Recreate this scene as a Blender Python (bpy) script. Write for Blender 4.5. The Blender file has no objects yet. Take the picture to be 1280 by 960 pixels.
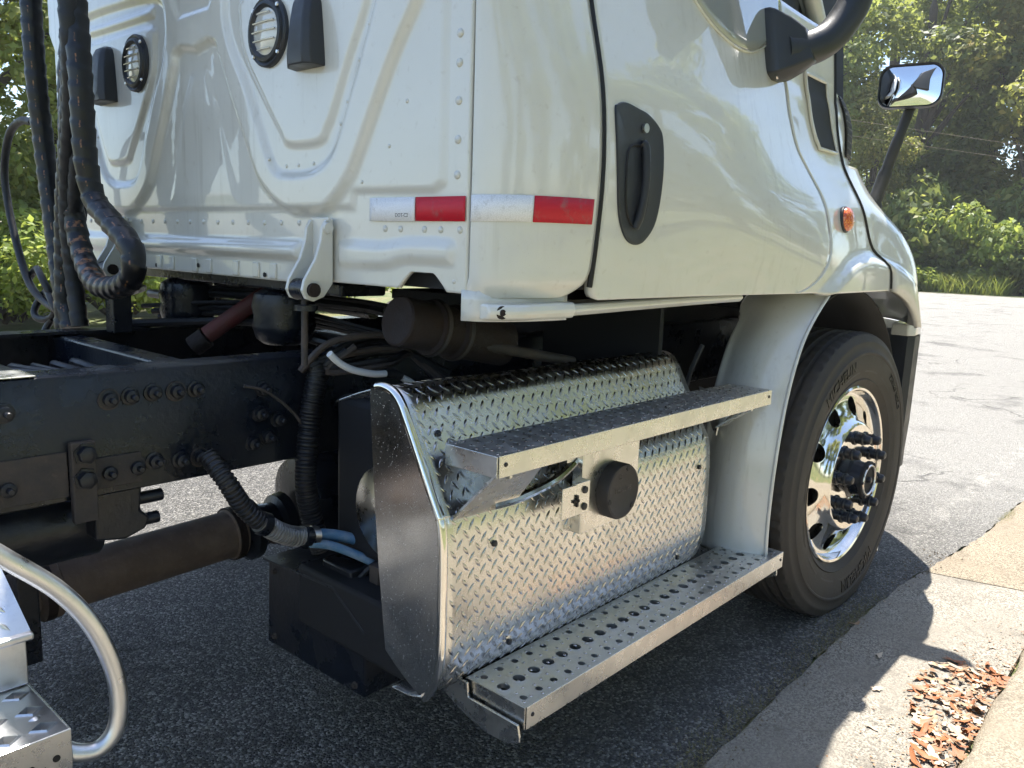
import bpy, bmesh, math, random
import numpy as np
from mathutils import Vector, Matrix, Euler

# ------------------------------------------------------------------ camera, sky, sun, exposure
scene = bpy.context.scene
COL = scene.collection
cd = bpy.data.cameras.new('camera')
cam = bpy.data.objects.new('camera', cd)
COL.objects.link(cam)
cd.sensor_fit = 'HORIZONTAL'; cd.sensor_width = 36.0
cd.lens = 1007.571 / 1280 * 36.0
cd.clip_start = 0.05; cd.clip_end = 2000
# axes measured from the photograph: rows = camera right / down / forward in truck coordinates
def unit(v): v = np.array(v, float); return v / np.linalg.norm(v)
fwd_img = unit((1546.533 - 640, 344.953 - 480, 1007.571))          # truck forward in camera axes
hor = np.array((math.cos(.037), math.sin(.037), 0))
up_img = unit(np.cross(fwd_img, hor)); up_img = up_img if up_img[1] < 0 else -up_img
left_img = np.cross(up_img, fwd_img)
RM = np.stack([fwd_img, left_img, up_img], 1)                      # truck -> camera
right, down, fwd = RM[0], RM[1], RM[2]
cam.matrix_world = Matrix(((right[0], -down[0], -fwd[0], -2.974),
                           (right[1], -down[1], -fwd[1], -2.142),
                           (right[2], -down[2], -fwd[2], 1.273), (0, 0, 0, 1)))
scene.camera = cam

SUN = Vector((.31, .235, 1)).normalized()
EL = math.asin(SUN.z)
world = bpy.data.worlds.new('World'); scene.world = world; world.use_nodes = True
wn = world.node_tree.nodes; wl = world.node_tree.links
sky = wn.new('ShaderNodeTexSky'); sky.sky_type = 'NISHITA'; sky.sun_disc = False
sky.sun_elevation = EL; sky.sun_rotation = math.atan2(SUN.x, SUN.y)
sky.air_density = 1.0; sky.dust_density = 1.0; sky.ozone_density = 1.0
wn['Background'].inputs['Strength'].default_value = .115
wl.new(sky.outputs[0], wn['Background'].inputs[0])
sd = bpy.data.lights.new('sun', 'SUN'); sd.energy = 5.0; sd.angle = math.radians(.53); sd.color = (1, .95, .87)
sun = bpy.data.objects.new('sun', sd); COL.objects.link(sun)
sun.rotation_euler = SUN.to_track_quat('Z', 'Y').to_euler()
sun.location = (10, 8, 30)
scene.view_settings.view_transform = 'Standard'; scene.view_settings.look = 'None'
scene.view_settings.exposure = 1.40; scene.view_settings.gamma = 1.0
scene.render.engine = 'CYCLES'
scene.cycles.max_bounces = 6; scene.cycles.diffuse_bounces = 3; scene.cycles.glossy_bounces = 3; scene.cycles.volume_bounces = 0
scene.cycles.use_adaptive_sampling = True; scene.cycles.adaptive_threshold = .025; scene.cycles.adaptive_min_samples = 24
scene.cycles.transmission_bounces = 4; scene.cycles.transparent_max_bounces = 4
random.seed(7); rng = np.random.default_rng(7)

# ------------------------------------------------------------------ materials
def mat(name, col, rough=.5, metal=0.0, spec=.5, coat=0.0, coat_rough=.05):
    m = bpy.data.materials.new(name); m.use_nodes = True
    b = m.node_tree.nodes['Principled BSDF']
    b.inputs['Base Color'].default_value = (*col, 1)
    b.inputs['Roughness'].default_value = rough; b.inputs['Metallic'].default_value = metal
    b.inputs['Specular IOR Level'].default_value = spec
    b.inputs['Coat Weight'].default_value = coat; b.inputs['Coat Roughness'].default_value = coat_rough
    return m
class NT:
    """small node-building helper"""
    def __init__(s, m): s.t = m.node_tree; s.b = s.t.nodes['Principled BSDF']
    def n(s, typ, **kw):
        nd = s.t.nodes.new(typ)
        for k, v in kw.items():
            if k in ('ins',):
                for a, b in v.items():
                    if hasattr(b, 'is_linked') or isinstance(b, bpy.types.NodeSocket): s.t.links.new(b, nd.inputs[a])
                    else: nd.inputs[a].default_value = b
            else: setattr(nd, k, v)
        return nd
    def l(s, a, b): s.t.links.new(a, b)
    def co(s, kind='Object'): return s.n('ShaderNodeTexCoord').outputs[kind]
    def noise(s, scale, detail=4, rough=.6, vec=None, out='Fac'):
        nd = s.n('ShaderNodeTexNoise', ins={'Scale': scale, 'Detail': detail, 'Roughness': rough})
        s.l(vec or s.co(), nd.inputs['Vector']); return nd.outputs[out]
    def vor(s, scale, feature='F1', out='Distance', vec=None):
        nd = s.n('ShaderNodeTexVoronoi', feature=feature, ins={'Scale': scale})
        s.l(vec or s.co(), nd.inputs['Vector']); return nd.outputs[out]
    def ramp(s, fac, stops, interp='LINEAR'):
        nd = s.n('ShaderNodeValToRGB'); s.l(fac, nd.inputs[0]); cr = nd.color_ramp; cr.interpolation = interp
        while len(cr.elements) < len(stops): cr.elements.new(.5)
        for e, (p, c) in zip(cr.elements, stops):
            e.position = p; e.color = (*c, 1) if not isinstance(c, (int, float)) else (c, c, c, 1)
        return nd.outputs[0]
    def mix(s, fac, a, b, blend='MIX'):
        nd = s.n('ShaderNodeMix', data_type='RGBA', blend_type=blend)
        for i, v in ((0, fac), (6, a), (7, b)):
            if isinstance(v, bpy.types.NodeSocket): s.l(v, nd.inputs[i])
            elif isinstance(v, (int, float)) and i == 0: nd.inputs[i].default_value = v
            else: nd.inputs[i].default_value = (*v, 1)
        return nd.outputs[2]
    def math(s, op, a, b=0.0):
        nd = s.n('ShaderNodeMath', operation=op)
        for i, v in ((0, a), (1, b)):
            if isinstance(v, bpy.types.NodeSocket): s.l(v, nd.inputs[i])
            else: nd.inputs[i].default_value = v
        return nd.outputs[0]
    def bump(s, h, strength=.3, dist=.01, normal=None):
        nd = s.n('ShaderNodeBump', ins={'Strength': strength, 'Distance': dist}); s.l(h, nd.inputs['Height'])
        if normal: s.l(normal, nd.inputs['Normal'])
        return nd.outputs[0]
    def set(s, **kw):
        for k, v in kw.items():
            k = k.replace('_', ' ')
            if isinstance(v, bpy.types.NodeSocket): s.l(v, s.b.inputs[k])
            else: s.b.inputs[k].default_value = v

def m_paint(name, col, rough=.28):
    m = mat(name, col, rough, 0, .5, 1.0, .03); t = NT(m)
    n1 = t.noise(3.0, 5); n2 = t.noise(45, 3); 
    c = t.mix(t.ramp(n1, [(.35, .0), (.75, .35)]), col, (col[0] * .86, col[1] * .84, col[2] * .78))
    c = t.mix(t.ramp(n2, [(.62, 0), (.72, .22)]), c, (.42, .38, .31))
    mp = t.n('ShaderNodeMapping', ins={'Scale': (22, 22, .9)}); t.l(t.co(), mp.inputs[0])
    st = t.math('MULTIPLY', t.ramp(t.noise(1.6, 5, .7, mp.outputs[0]), [(.52, 0), (.72, 1)]), t.ramp(t.noise(1.7, 3), [(.45, 0), (.65, 1)]))
    c = t.mix(t.math('MULTIPLY', st, .42), c, (.34, .31, .25))
    t.set(Base_Color=c, Coat_Roughness=t.ramp(n1, [(.3, .008), (.8, .05)]))
    t.set(Normal=t.bump(t.noise(240, 2), .035, .002), Coat_Normal=t.bump(t.noise(7, 2), .05, .006))
    return m
def m_grime(name, col, dust, amount=.4, rough=.45, scale=9, metal=0.0, bump=.15, spec=.5):
    m = mat(name, col, rough, metal, spec); t = NT(m)
    n1 = t.noise(scale, 6, .65); n2 = t.noise(scale * 9, 4)
    f = t.math('MULTIPLY', t.ramp(n1, [(.42, 0), (.72, 1)]), amount)
    f = t.math('ADD', f, t.math('MULTIPLY', t.ramp(n2, [(.6, 0), (.75, 1)]), amount * .5))
    t.set(Base_Color=t.mix(f, col, dust), Roughness=t.ramp(n1, [(.3, max(.04, rough - .12)), (.8, min(1, rough + .25))]))
    t.set(Normal=t.bump(n2, bump, .004))
    return m
def m_metal(name, col, rough, scale=30, var=.12, spots=.0, bump=.02):
    m = mat(name, col, rough, 1.0); t = NT(m)
    n1 = t.noise(scale, 5, .6); n2 = t.vor(scale * 9); n3 = t.noise(scale * .2, 3)
    t.set(Roughness=t.ramp(n1, [(.3, max(.03, rough - var)), (.75, rough + var)]))
    c = t.mix(t.ramp(n3, [(.35, 0), (.7, .5)]), col, tuple(x * .8 for x in col))
    if spots:
        vc = t.vor(scale * 16, out='Color'); vd = t.vor(scale * 16); sp = t.n('ShaderNodeSeparateColor'); t.l(vc, sp.inputs[0])
        f = t.math('MULTIPLY', t.math('MULTIPLY', t.ramp(vd, [(.16, 1), (.3, 0)]), t.math('GREATER_THAN', sp.outputs[0], .62)), spots)
        c = t.mix(f, c, (.8, .8, .78)); t.set(Metallic=t.math('SUBTRACT', 1.0, f))
    sc = t.ramp(t.noise(scale * .45, 6, .75), [(.52, 0), (.70, 1)])
    c = t.mix(t.math('MULTIPLY', sc, .45), c, tuple(x * .55 for x in col))
    t.set(Base_Color=c, Normal=t.bump(n1, bump, .004))
    return m
M = {}
M['white'] = m_paint('white_cab_paint', (.69, .685, .635))
M['white_flat'] = m_paint('white_bracket_paint', (.64, .64, .60), .4)
M['frame'] = m_grime('black_frame_paint', (.006, .009, .016), (.05, .044, .040), .26, .28, 7, bump=.3, spec=.45)
M['black'] = m_grime('black_plastic', (.020, .023, .029), (.07, .066, .06), .18, .48, 10)
M['mount'] = m_grime('satin_black_plastic', (.026, .030, .038), (.09, .085, .075), .15, .42, 14, bump=.06)
M['dark'] = mat('dark_underbody', (.008, .009, .012), .7)
M['seal'] = mat('black_rubber_seal', (.006, .006, .007), .6)
M['hose'] = m_grime('black_hose_wrap', (.007, .008, .011), (.035, .034, .034), .25, .45, 22)
M['rust'] = m_grime('rusty_steel', (.013, .007, .006), (.030, .018, .013), .8, .75, 14, bump=.5)
M['shaft'] = m_grime('brown_dusty_steel', (.115, .085, .068), (.24, .185, .15), .7, .7, 10, bump=.3)
M['dusty'] = m_grime('dust_caked_steel', (.03, .027, .027), (.11, .082, .064), .7, .65, 9, bump=.3)
M['poly'] = m_metal('polished_aluminium', (.86, .84, .79), .10, 18, .05, 0, .02)
M['alu'] = m_metal('brushed_aluminium', (.74, .73, .70), .30, 26, .10, .0, .03)
M['tread'] = m_metal('tread_plate_aluminium', (.74, .73, .705), .27, 22, .09, .0, .03)
M['lug'] = m_metal('tread_lug_aluminium', (.55, .54, .52), .22, 40, .08, 0, .02)
M['endp'] = m_metal('mirror_finish_end_plate', (.74, .74, .74), .20, 12, .07, .6, .02)
M['tube'] = m_metal('weathered_aluminium_tube', (.78, .79, .80), .36, 16, .10, .2, .10)
M['step'] = m_metal('satin_step_aluminium', (.76, .75, .73), .44, 26, .10, 0, .03)
M['gasket'] = mat('matt_dark_rubber', (.016, .016, .018), .8)
M['capface'] = m_grime('sun_faded_rubber', (.034, .029, .028), (.07, .062, .056), .4, .62, 30)
M['capletter'] = mat('worn_raised_lettering', (.085, .075, .068), .6)
M['red'] = mat('red_reflective_tape', (.56, .012, .030), .5, 0, .4)
M['tapew'] = mat('white_reflective_tape', (.84, .85, .88), .6, 0, .4)
for k_ in ('red', 'tapew'):          # prismatic cells and road grime in the tape
    t = NT(M[k_]); bc = tuple(t.b.inputs['Base Color'].default_value)[:3]; v = t.vor(260, 'DISTANCE_TO_EDGE')
    c = t.mix(t.ramp(v, [(.02, .35), (.10, 0)]), bc, tuple(x * .55 for x in bc))
    c = t.mix(t.math('MULTIPLY', t.ramp(t.noise(38, 5, .7), [(.55, 0), (.72, 1)]), .5), c, (.20, .18, .16))
    t.set(Base_Color=c, Normal=t.bump(v, .2, .001))
M['ink'] = mat('dark_print', (.05, .05, .06), .6)
M['glass'] = mat('dark_window_glass', (.34, .36, .35), .02, 0, 1.0, 1.0, .01)
M['mirror'] = mat('mirror_glass', (.92, .93, .94), .004, 1.0)
M['lens'] = mat('clear_ribbed_lens', (.66, .65, .60), .10, 0, .7, 1, .02)
M['blue'] = m_grime('blue_coolant_hose', (.10, .24, .42), (.45, .50, .55), .55, .45, 30)
M['silver'] = m_metal('foil_sleeve', (.55, .55, .54), .4, 60, .1, .2, .3)
M['redpipe'] = m_grime('faded_red_pipe', (.12, .022, .02), (.10, .07, .06), .6, .6, 20)
M['white_cable'] = mat('white_cable_sheath', (.75, .76, .76), .35)
# turn signal lens
m = mat('amber_lens', (.95, .24, .015), .12, 0, .6, 1, .02); m.node_tree.nodes['Principled BSDF'].inputs['Subsurface Weight'].default_value = 0
t = NT(m); v = t.vor(160); t.set(Base_Color=t.mix(t.ramp(v, [(.1, 0), (.5, 1)]), (1.0, .40, .06), (.62, .085, .005)), Normal=t.bump(v, .5, .003)); M['amber'] = m
# tyre rubber with brown dust
m = mat('tyre_rubber', (.022, .021, .021), .7, 0, .35); t = NT(m)
n1 = t.noise(5, 5, .7); n2 = t.noise(70, 4)
f = t.math('MULTIPLY', t.ramp(n1, [(.3, .25), (.7, 1)]), .75)
t.set(Base_Color=t.mix(f, (.020, .020, .021), (.088, .076, .064)), Roughness=t.ramp(n1, [(.3, .5), (.7, .85)]), Normal=t.bump(n2, .25, .003)); M['tyre'] = m
M['emboss'] = mat('tyre_lettering_rubber', (.006, .006, .007), .45)
# spiral hose with orange print
m = mat('printed_hose_wrap', (.012, .013, .016), .36); t = NT(m)
uv = t.co('UV'); sp = t.n('ShaderNodeSeparateXYZ'); t.l(uv, sp.inputs[0])
u, v = sp.outputs[0], sp.outputs[1]
band = t.math('MULTIPLY', t.math('LESS_THAN', t.math('ABSOLUTE', t.math('SUBTRACT', u, .30)), .13), t.math('LESS_THAN', t.math('FRACT', t.math('MULTIPLY', v, 19.0)), .42))
nz = t.ramp(t.noise(90, 3), [(.44, 0), (.58, 1)])
f = t.math('MULTIPLY', t.math('MULTIPLY', band, nz), .8)
t.set(Base_Color=t.mix(f, (.006, .007, .010), (.34, .15, .06)), Normal=t.bump(t.noise(120, 3), .2, .002)); M['hoseprint'] = m
# asphalt
m = mat('asphalt', (.1, .1, .1), .9, 0, .25); t = NT(m); P = t.co()
agg = t.vor(150, out='Color', vec=P); aggd = t.vor(150, vec=P)
sp = t.n('ShaderNodeSeparateColor'); t.l(agg, sp.inputs[0]); g = sp.outputs[0]
big = t.noise(.35, 5, .6, P); mid = t.noise(6, 5, .65, P)
c = t.ramp(g, [(.0, (.03, .03, .03)), (.4, (.085, .082, .078)), (.75, (.17, .164, .153)), (1, (.46, .44, .40))])
c = t.mix(t.ramp(big, [(.3, 0), (.7, .5)]), c, (.17, .165, .155))
c = t.mix(t.math('MULTIPLY', t.ramp(mid, [(.45, 0), (.75, 1)]), .45), c, (.055, .054, .053))
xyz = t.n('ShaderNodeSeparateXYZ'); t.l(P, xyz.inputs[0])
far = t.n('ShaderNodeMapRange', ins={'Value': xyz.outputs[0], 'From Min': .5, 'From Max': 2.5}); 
c = t.mix(t.math('MULTIPLY', far.outputs[0], .85), c, t.mix(t.ramp(g, [(.0, .0), (1, 1.)]), (.24, .232, .214), (.38, .366, .336)))   # sunlight put into the colour: road ahead painted brighter, shaded part left dark
wn_ = t.noise(.9, 4, .6, P, 'Color')
warp = t.n('ShaderNodeMix', data_type='RGBA', blend_type='LINEAR_LIGHT'); warp.inputs[0].default_value = .55
t.l(P, warp.inputs[6]); t.l(wn_, warp.inputs[7])
crk = t.vor(.55, 'DISTANCE_TO_EDGE', vec=warp.outputs[2])
crkm = t.math('MULTIPLY', t.ramp(crk, [(.0, 1), (.012, 0)]), t.ramp(t.noise(.6, 3, .5, P), [(.45, 0), (.6, 1)]))
c = t.mix(t.math('MULTIPLY', crkm, .5), c, (.03, .03, .03))
c = t.mix(t.math('MULTIPLY', t.ramp(t.noise(1.1, 4, .55, P), [(.56, 0), (.66, 1)]), t.math('MULTIPLY', t.ramp(t.noise(11, 4, .7, P), [(.35, .3), (.6, 1)]), .55)), c, (.035, .035, .036))   # oil stains
# worn edge seam of pale patching along the gutter
seam = t.math('ABSOLUTE', t.math('ADD', xyz.outputs[1], t.math('ADD', 1.17, t.math('MULTIPLY', t.math('SUBTRACT', t.noise(1.3, 3, .5, P), .5), .10))))
sm = t.math('MULTIPLY', t.ramp(seam, [(.03, 1), (.055, 0)]), t.ramp(t.noise(9, 5, .8, P), [(.48, 0), (.58, 1)]))
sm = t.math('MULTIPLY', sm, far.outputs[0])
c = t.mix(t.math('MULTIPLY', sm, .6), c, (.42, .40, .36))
hgt = t.math('ADD', t.math('MULTIPLY', aggd, -1.0), t.math('MULTIPLY', crkm, -1.5))
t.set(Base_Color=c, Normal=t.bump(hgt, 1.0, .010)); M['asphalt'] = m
# concrete
def m_conc(name, a, b, seed):
    m = mat(name, a, .88, 0, .25); t = NT(m)
    mp = t.n('ShaderNodeMapping', ins={'Location': (seed, seed * 2, 0)}); t.l(t.co(), mp.inputs[0]); P = mp.outputs[0]
    agg = t.vor(210, out='Color', vec=P); d = t.vor(210, vec=P)
    sp = t.n('ShaderNodeSeparateColor'); t.l(agg, sp.inputs[0])
    c = t.mix(t.ramp(sp.outputs[0], [(.1, 0), (.9, 1)]), tuple(x * .45 for x in a), tuple(min(1, x * 1.35) for x in a))
    c = t.mix(t.ramp(t.noise(2.2, 6, .65, P), [(.35, 0), (.7, 1)]), c, b)
    c = t.mix(t.math('MULTIPLY', t.ramp(t.noise(7, 5, .7, P), [(.55, 0), (.72, 1)]), .55), c, tuple(x * .45 for x in b))
    wp = t.n('ShaderNodeMix', data_type='RGBA', blend_type='LINEAR_LIGHT'); wp.inputs[0].default_value = .25
    t.l(P, wp.inputs[6]); t.l(t.noise(3, 4, .6, P, 'Color'), wp.inputs[7])
    ck = t.math('MULTIPLY', t.ramp(t.vor(1.1, 'DISTANCE_TO_EDGE', vec=wp.outputs[2]), [(0, 1), (.008, 0)]), t.ramp(t.noise(1.0, 2, .5, P), [(.5, 0), (.62, 1)]))
    c = t.mix(t.math('MULTIPLY', ck, .8), c, (.05, .045, .04))
    c = t.mix(t.math('MULTIPLY', t.ramp(t.noise(.9, 4, .6, P), [(.5, 0), (.68, 1)]), .35), c, tuple(x * .5 for x in b))
    t.set(Base_Color=c, Normal=t.bump(t.math('ADD', t.noise(35, 4, .6, P), t.math('MULTIPLY', d, -.8)), .6, .006)); return m
M['conc'] = m_conc('gutter_concrete', (.295, .270, .228), (.24, .218, .182), 0)
M['conc2'] = m_conc('sandy_gutter_concrete', (.285, .242, .18), (.23, .19, .138), 5)
M['walk'] = m_conc('pale_pavement_concrete', (.30, .262, .205), (.245, .21, .158), 9)
m = mat('dry_earth', (.2, .16, .1), .95); t = NT(m)
t.set(Base_Color=t.ramp(t.noise(1.2, 6, .7), [(.3, (.06, .085, .025)), (.5, (.11, .125, .045)), (.7, (.23, .18, .10))]), Normal=t.bump(t.noise(12, 5), .6, .05)); M['earth'] = m
# foliage: leaves vary leaf by leaf
def m_leaf(name, c1, c2, c3, trans=.55, rough=.5):
    m = mat(name, c1, rough, 0, .4); t = NT(m)
    geo = t.n('ShaderNodeNewGeometry')
    c = t.ramp(geo.outputs['Random Per Island'], [(0, c1), (.5, c2), (.86, c2), (1, c3)])
    t.set(Base_Color=c)
    tr = t.n('ShaderNodeBsdfTranslucent'); t.l(t.mix(.6, c, (.46, .50, .10)), tr.inputs[0])
    mx = t.n('ShaderNodeMixShader'); mx.inputs[0].default_value = trans
    out = m.node_tree.nodes['Material Output']
    t.l(t.b.outputs[0], mx.inputs[1]); t.l(tr.outputs[0], mx.inputs[2]); t.l(mx.outputs[0], out.inputs[0]); return m
M['leaf_dark'] = m_leaf('dark_green_leaves', (.075, .105, .040), (.135, .180, .066), (.32, .32, .12))
M['leaf_mid'] = m_leaf('mid_green_leaves', (.11, .155, .050), (.195, .25, .080), (.42, .40, .13))
M['leaf_yel'] = m_leaf('yellowing_leaves', (.14, .155, .050), (.26, .255, .080), (.52, .38, .11))
M['leaf_lime'] = m_leaf('lime_green_leaves', (.13, .20, .04), (.22, .30, .06), (.38, .42, .10))
M['grass'] = m_leaf('grass_blades', (.12, .17, .03), (.20, .24, .05), (.34, .32, .10), .3)
M['drygrass'] = m_leaf('dry_weed_blades', (.13, .12, .05), (.22, .19, .09), (.10, .13, .03), .2)
M['bark'] = m_grime('bark', (.06, .048, .036), (.12, .10, .08), .6, .9, 14, bump=.8)
def m_dead(name, a, b):
    m = mat(name, a, .6, 0, .4); t = NT(m)
    oi = t.n('ShaderNodeObjectInfo')
    t.set(Base_Color=t.mix(t.math('MULTIPLY', t.ramp(t.noise(60, 4), [(.4, 0), (.7, 1)]), .5), t.mix(oi.outputs['Random'], a, b), (.12, .06, .03))); return m
M['dead_o'] = m_dead('orange_dry_leaf', (.38, .13, .04), (.24, .09, .035))
M['dead_b'] = m_dead('tan_dry_leaf', (.40, .27, .16), (.24, .13, .07))
M['dead_p'] = m_dead('pale_dry_leaf', (.60, .50, .38), (.42, .31, .21))

# ------------------------------------------------------------------ mesh builder
class MB:
    def __init__(s): s.v = []; s.f = []; s.uv = None
    def add(s, vs, fs):
        o = len(s.v); s.v += [tuple(map(float, p)) for p in vs]; s.f += [tuple(i + o for i in f) for f in fs]; return s
    def box(s, a, b):
        x0, y0, z0 = a; x1, y1, z1 = b
        return s.add([(x0,y0,z0),(x1,y0,z0),(x1,y1,z0),(x0,y1,z0),(x0,y0,z1),(x1,y0,z1),(x1,y1,z1),(x0,y1,z1)],
                     [(0,3,2,1),(4,5,6,7),(0,1,5,4),(1,2,6,5),(2,3,7,6),(3,0,4,7)])
    def prism(s, poly, axis, a, b):
        """poly in the two other axes (cyclic order x,y,z), extruded along axis from a to b"""
        n = len(poly); vs = []
        for k in (a, b):
            for p, q in poly:
                vs.append({0: (k, p, q), 1: (p, k, q), 2: (p, q, k)}[axis])
        fs = [tuple(range(n - 1, -1, -1)), tuple(range(n, 2 * n))] + [(i, (i + 1) % n, n + (i + 1) % n, n + i) for i in range(n)]
        return s.add(vs, fs)
    def lathe(s, prof, org, axis, seg=32, closed=False, caps=True, rad=None):
        """prof: list of (radius, distance along axis)"""
        ax = Vector(axis).normalized(); e1 = ax.orthogonal().normalized(); e2 = ax.cross(e1); org = Vector(org)
        vs = []
        for j, (r, d) in enumerate(prof):
            for i in range(seg):
                a = 2 * math.pi * i / seg; rr = r if rad is None else r + rad(j, i)
                vs.append(org + ax * d + (e1 * math.cos(a) + e2 * math.sin(a)) * rr)
        fs = []; m = len(prof); rng_ = m if closed else m - 1
        for j in range(rng_):
            k = (j + 1) % m
            for i in range(seg): fs.append((j * seg + i, j * seg + (i + 1) % seg, k * seg + (i + 1) % seg, k * seg + i))
        if not closed and caps:
            if prof[0][0] > 1e-5: fs.append(tuple(range(seg - 1, -1, -1)))
            if prof[-1][0] > 1e-5: fs.append(tuple((m - 1) * seg + i for i in range(seg)))
        return s.add(vs, fs)
    def cyl(s, p, q, r, seg=16, r2=None):
        p = Vector(p); q = Vector(q); d = (q - p)
        return s.lathe([(r, 0), (r if r2 is None else r2, d.length)], p, d, seg)
    def tube(s, pts, r, seg=12, sub=8, rfun=None, uv=False, closed=False):
        P = catmull(pts, sub, closed) if sub > 1 else [Vector(p) for p in pts]
        n = len(P); T = []
        for i in range(n):
            a = P[(i - 1) % n] if closed else P[max(i - 1, 0)]; b = P[(i + 1) % n] if closed else P[min(i + 1, n - 1)]
            T.append((b - a).normalized())
        N = T[0].orthogonal().normalized(); vs = []; L = 0; uvs = []
        for i in range(n):
            if i: L += (P[i] - P[i - 1]).length
            N = (N - T[i] * N.dot(T[i])).normalized(); Bn = T[i].cross(N)
            for k in range(seg):
                th = k / seg; rr = (r[i * (len(r) - 1) // max(1, n - 1)] if isinstance(r, (list, tuple)) else r)
                if rfun: rr *= rfun(L, th)
                vs.append(P[i] + (N * math.cos(2 * math.pi * th) + Bn * math.sin(2 * math.pi * th)) * rr); uvs.append((th, L))
        fs = []
        for i in range(n if closed else n - 1):
            j = (i + 1) % n
            for k in range(seg): fs.append((i * seg + k, i * seg + (k + 1) % seg, j * seg + (k + 1) % seg, j * seg + k))
        if not closed: fs += [tuple(range(seg - 1, -1, -1)), tuple((n - 1) * seg + k for k in range(seg))]
        if uv: s.uv = uvs
        return s.add(vs, fs)
    def grid(s, fn, nu, nv):
        vs = [fn(i / nu, j / nv) for j in range(nv + 1) for i in range(nu + 1)]
        return s.add(vs, [(j * (nu + 1) + i, j * (nu + 1) + i + 1, (j + 1) * (nu + 1) + i + 1, (j + 1) * (nu + 1) + i) for j in range(nv) for i in range(nu)])
    def mesh(s, name, material, smooth=40):
        me = bpy.data.meshes.new(name); me.from_pydata(s.v, [], s.f); me.validate(); me.update()
        if material: me.materials.append(material)
        if smooth:
            me.polygons.foreach_set('use_smooth', [True] * len(me.polygons))
            me.set_sharp_from_angle(angle=math.radians(smooth))
        if s.uv:
            ul = me.uv_layers.new(name='UVMap'); n = len(s.uv)
            for lp in me.loops:
                if lp.vertex_index < n: ul.data[lp.index].uv = s.uv[lp.vertex_index]
        return me
    def build(s, name, material, parent=None, smooth=40, bevel=0, solid=0, seg=2, loc=None):
        o = bpy.data.objects.new(name, s.mesh(name, material, smooth)); COL.objects.link(o)
        if parent is not None: o.parent = parent
        if loc is not None: o.location = loc
        if solid:
            md = o.modifiers.new('thickness', 'SOLIDIFY'); md.thickness = abs(solid); md.offset = -1 if solid > 0 else 1
        if bevel:
            md = o.modifiers.new('edge', 'BEVEL'); md.width = bevel; md.segments = seg; md.limit_method = 'ANGLE'; md.angle_limit = math.radians(35); md.harden_normals = False
        return o
def catmull(pts, sub, closed=False):
    P = [Vector(p) for p in pts]; n = len(P); out = []
    for i in range(n if closed else n - 1):
        g = (lambda k: P[k % n]) if closed else (lambda k: P[min(max(k, 0), n - 1)])
        a, b, c, d = g(i - 1), g(i), g(i + 1), g(i + 2)
        for k in range(sub):
            t = k / sub
            out.append(.5 * ((2 * b) + (c - a) * t + (2 * a - 5 * b + 4 * c - d) * t * t + (3 * b - a - 3 * c + d) * t ** 3))
    if not closed: out.append(P[-1])
    return out
def sstep(a, b, x):
    t = min(1, max(0, (x - a) / (b - a))); return t * t * (3 - 2 * t)
def interp(tab, x):
    xs = [p[0] for p in tab]; ys = [p[1] for p in tab]
    if x <= xs[0]: return ys[0]
    if x >= xs[-1]: return ys[-1]
    for i in range(len(xs) - 1):
        if x <= xs[i + 1]:
            # cubic hermite with finite-difference slopes: smooth panels
            h = xs[i + 1] - xs[i]; t = (x - xs[i]) / h
            def sl(k):
                if k == 0: return (ys[1] - ys[0]) / (xs[1] - xs[0])
                if k == len(xs) - 1: return (ys[-1] - ys[-2]) / (xs[-1] - xs[-2])
                return .5 * ((ys[k] - ys[k - 1]) / (xs[k] - xs[k - 1]) + (ys[k + 1] - ys[k]) / (xs[k + 1] - xs[k]))
            m0, m1 = sl(i) * h, sl(i + 1) * h
            return (2*t**3 - 3*t*t + 1) * ys[i] + (t**3 - 2*t*t + t) * m0 + (-2*t**3 + 3*t*t) * ys[i + 1] + (t**3 - t*t) * m1
def tag(o, label=None, cat=None, group=None, kind=None):
    for k, v in (('label', label), ('category', cat), ('group', group), ('kind', kind)):
        if v: o[k] = v
    return o
def empty(name, loc=(0, 0, 0), rz=0):
    o = bpy.data.objects.new(name, None); COL.objects.link(o); o.location = loc; o.rotation_euler = (0, 0, rz); o.empty_display_size = .2; return o
def inst(src, name, parent, loc=(0, 0, 0), rot=(0, 0, 0), scale=(1, 1, 1)):
    o = bpy.data.objects.new(name, src); COL.objects.link(o); o.parent = parent
    o.location = loc; o.rotation_euler = rot; o.scale = scale; return o
def text_mesh(body, size, extrude=.0015, spacing=1.0):
    cu = bpy.data.curves.new('txt', 'FONT'); cu.body = body; cu.size = size; cu.extrude = extrude; cu.align_x = 'CENTER'; cu.align_y = 'CENTER'; cu.space_character = spacing
    ob = bpy.data.objects.new('txt', cu); COL.objects.link(ob)
    dg = bpy.context.evaluated_depsgraph_get(); dg.update()
    me = bpy.data.meshes.new_from_object(ob.evaluated_get(dg)); bpy.data.objects.remove(ob); bpy.data.curves.remove(cu)
    return me
def apply_mods(o):
    dg = bpy.context.evaluated_depsgraph_get(); dg.update()
    me = bpy.data.meshes.new_from_object(o.evaluated_get(dg)); o.modifiers.clear(); o.data = me

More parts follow.
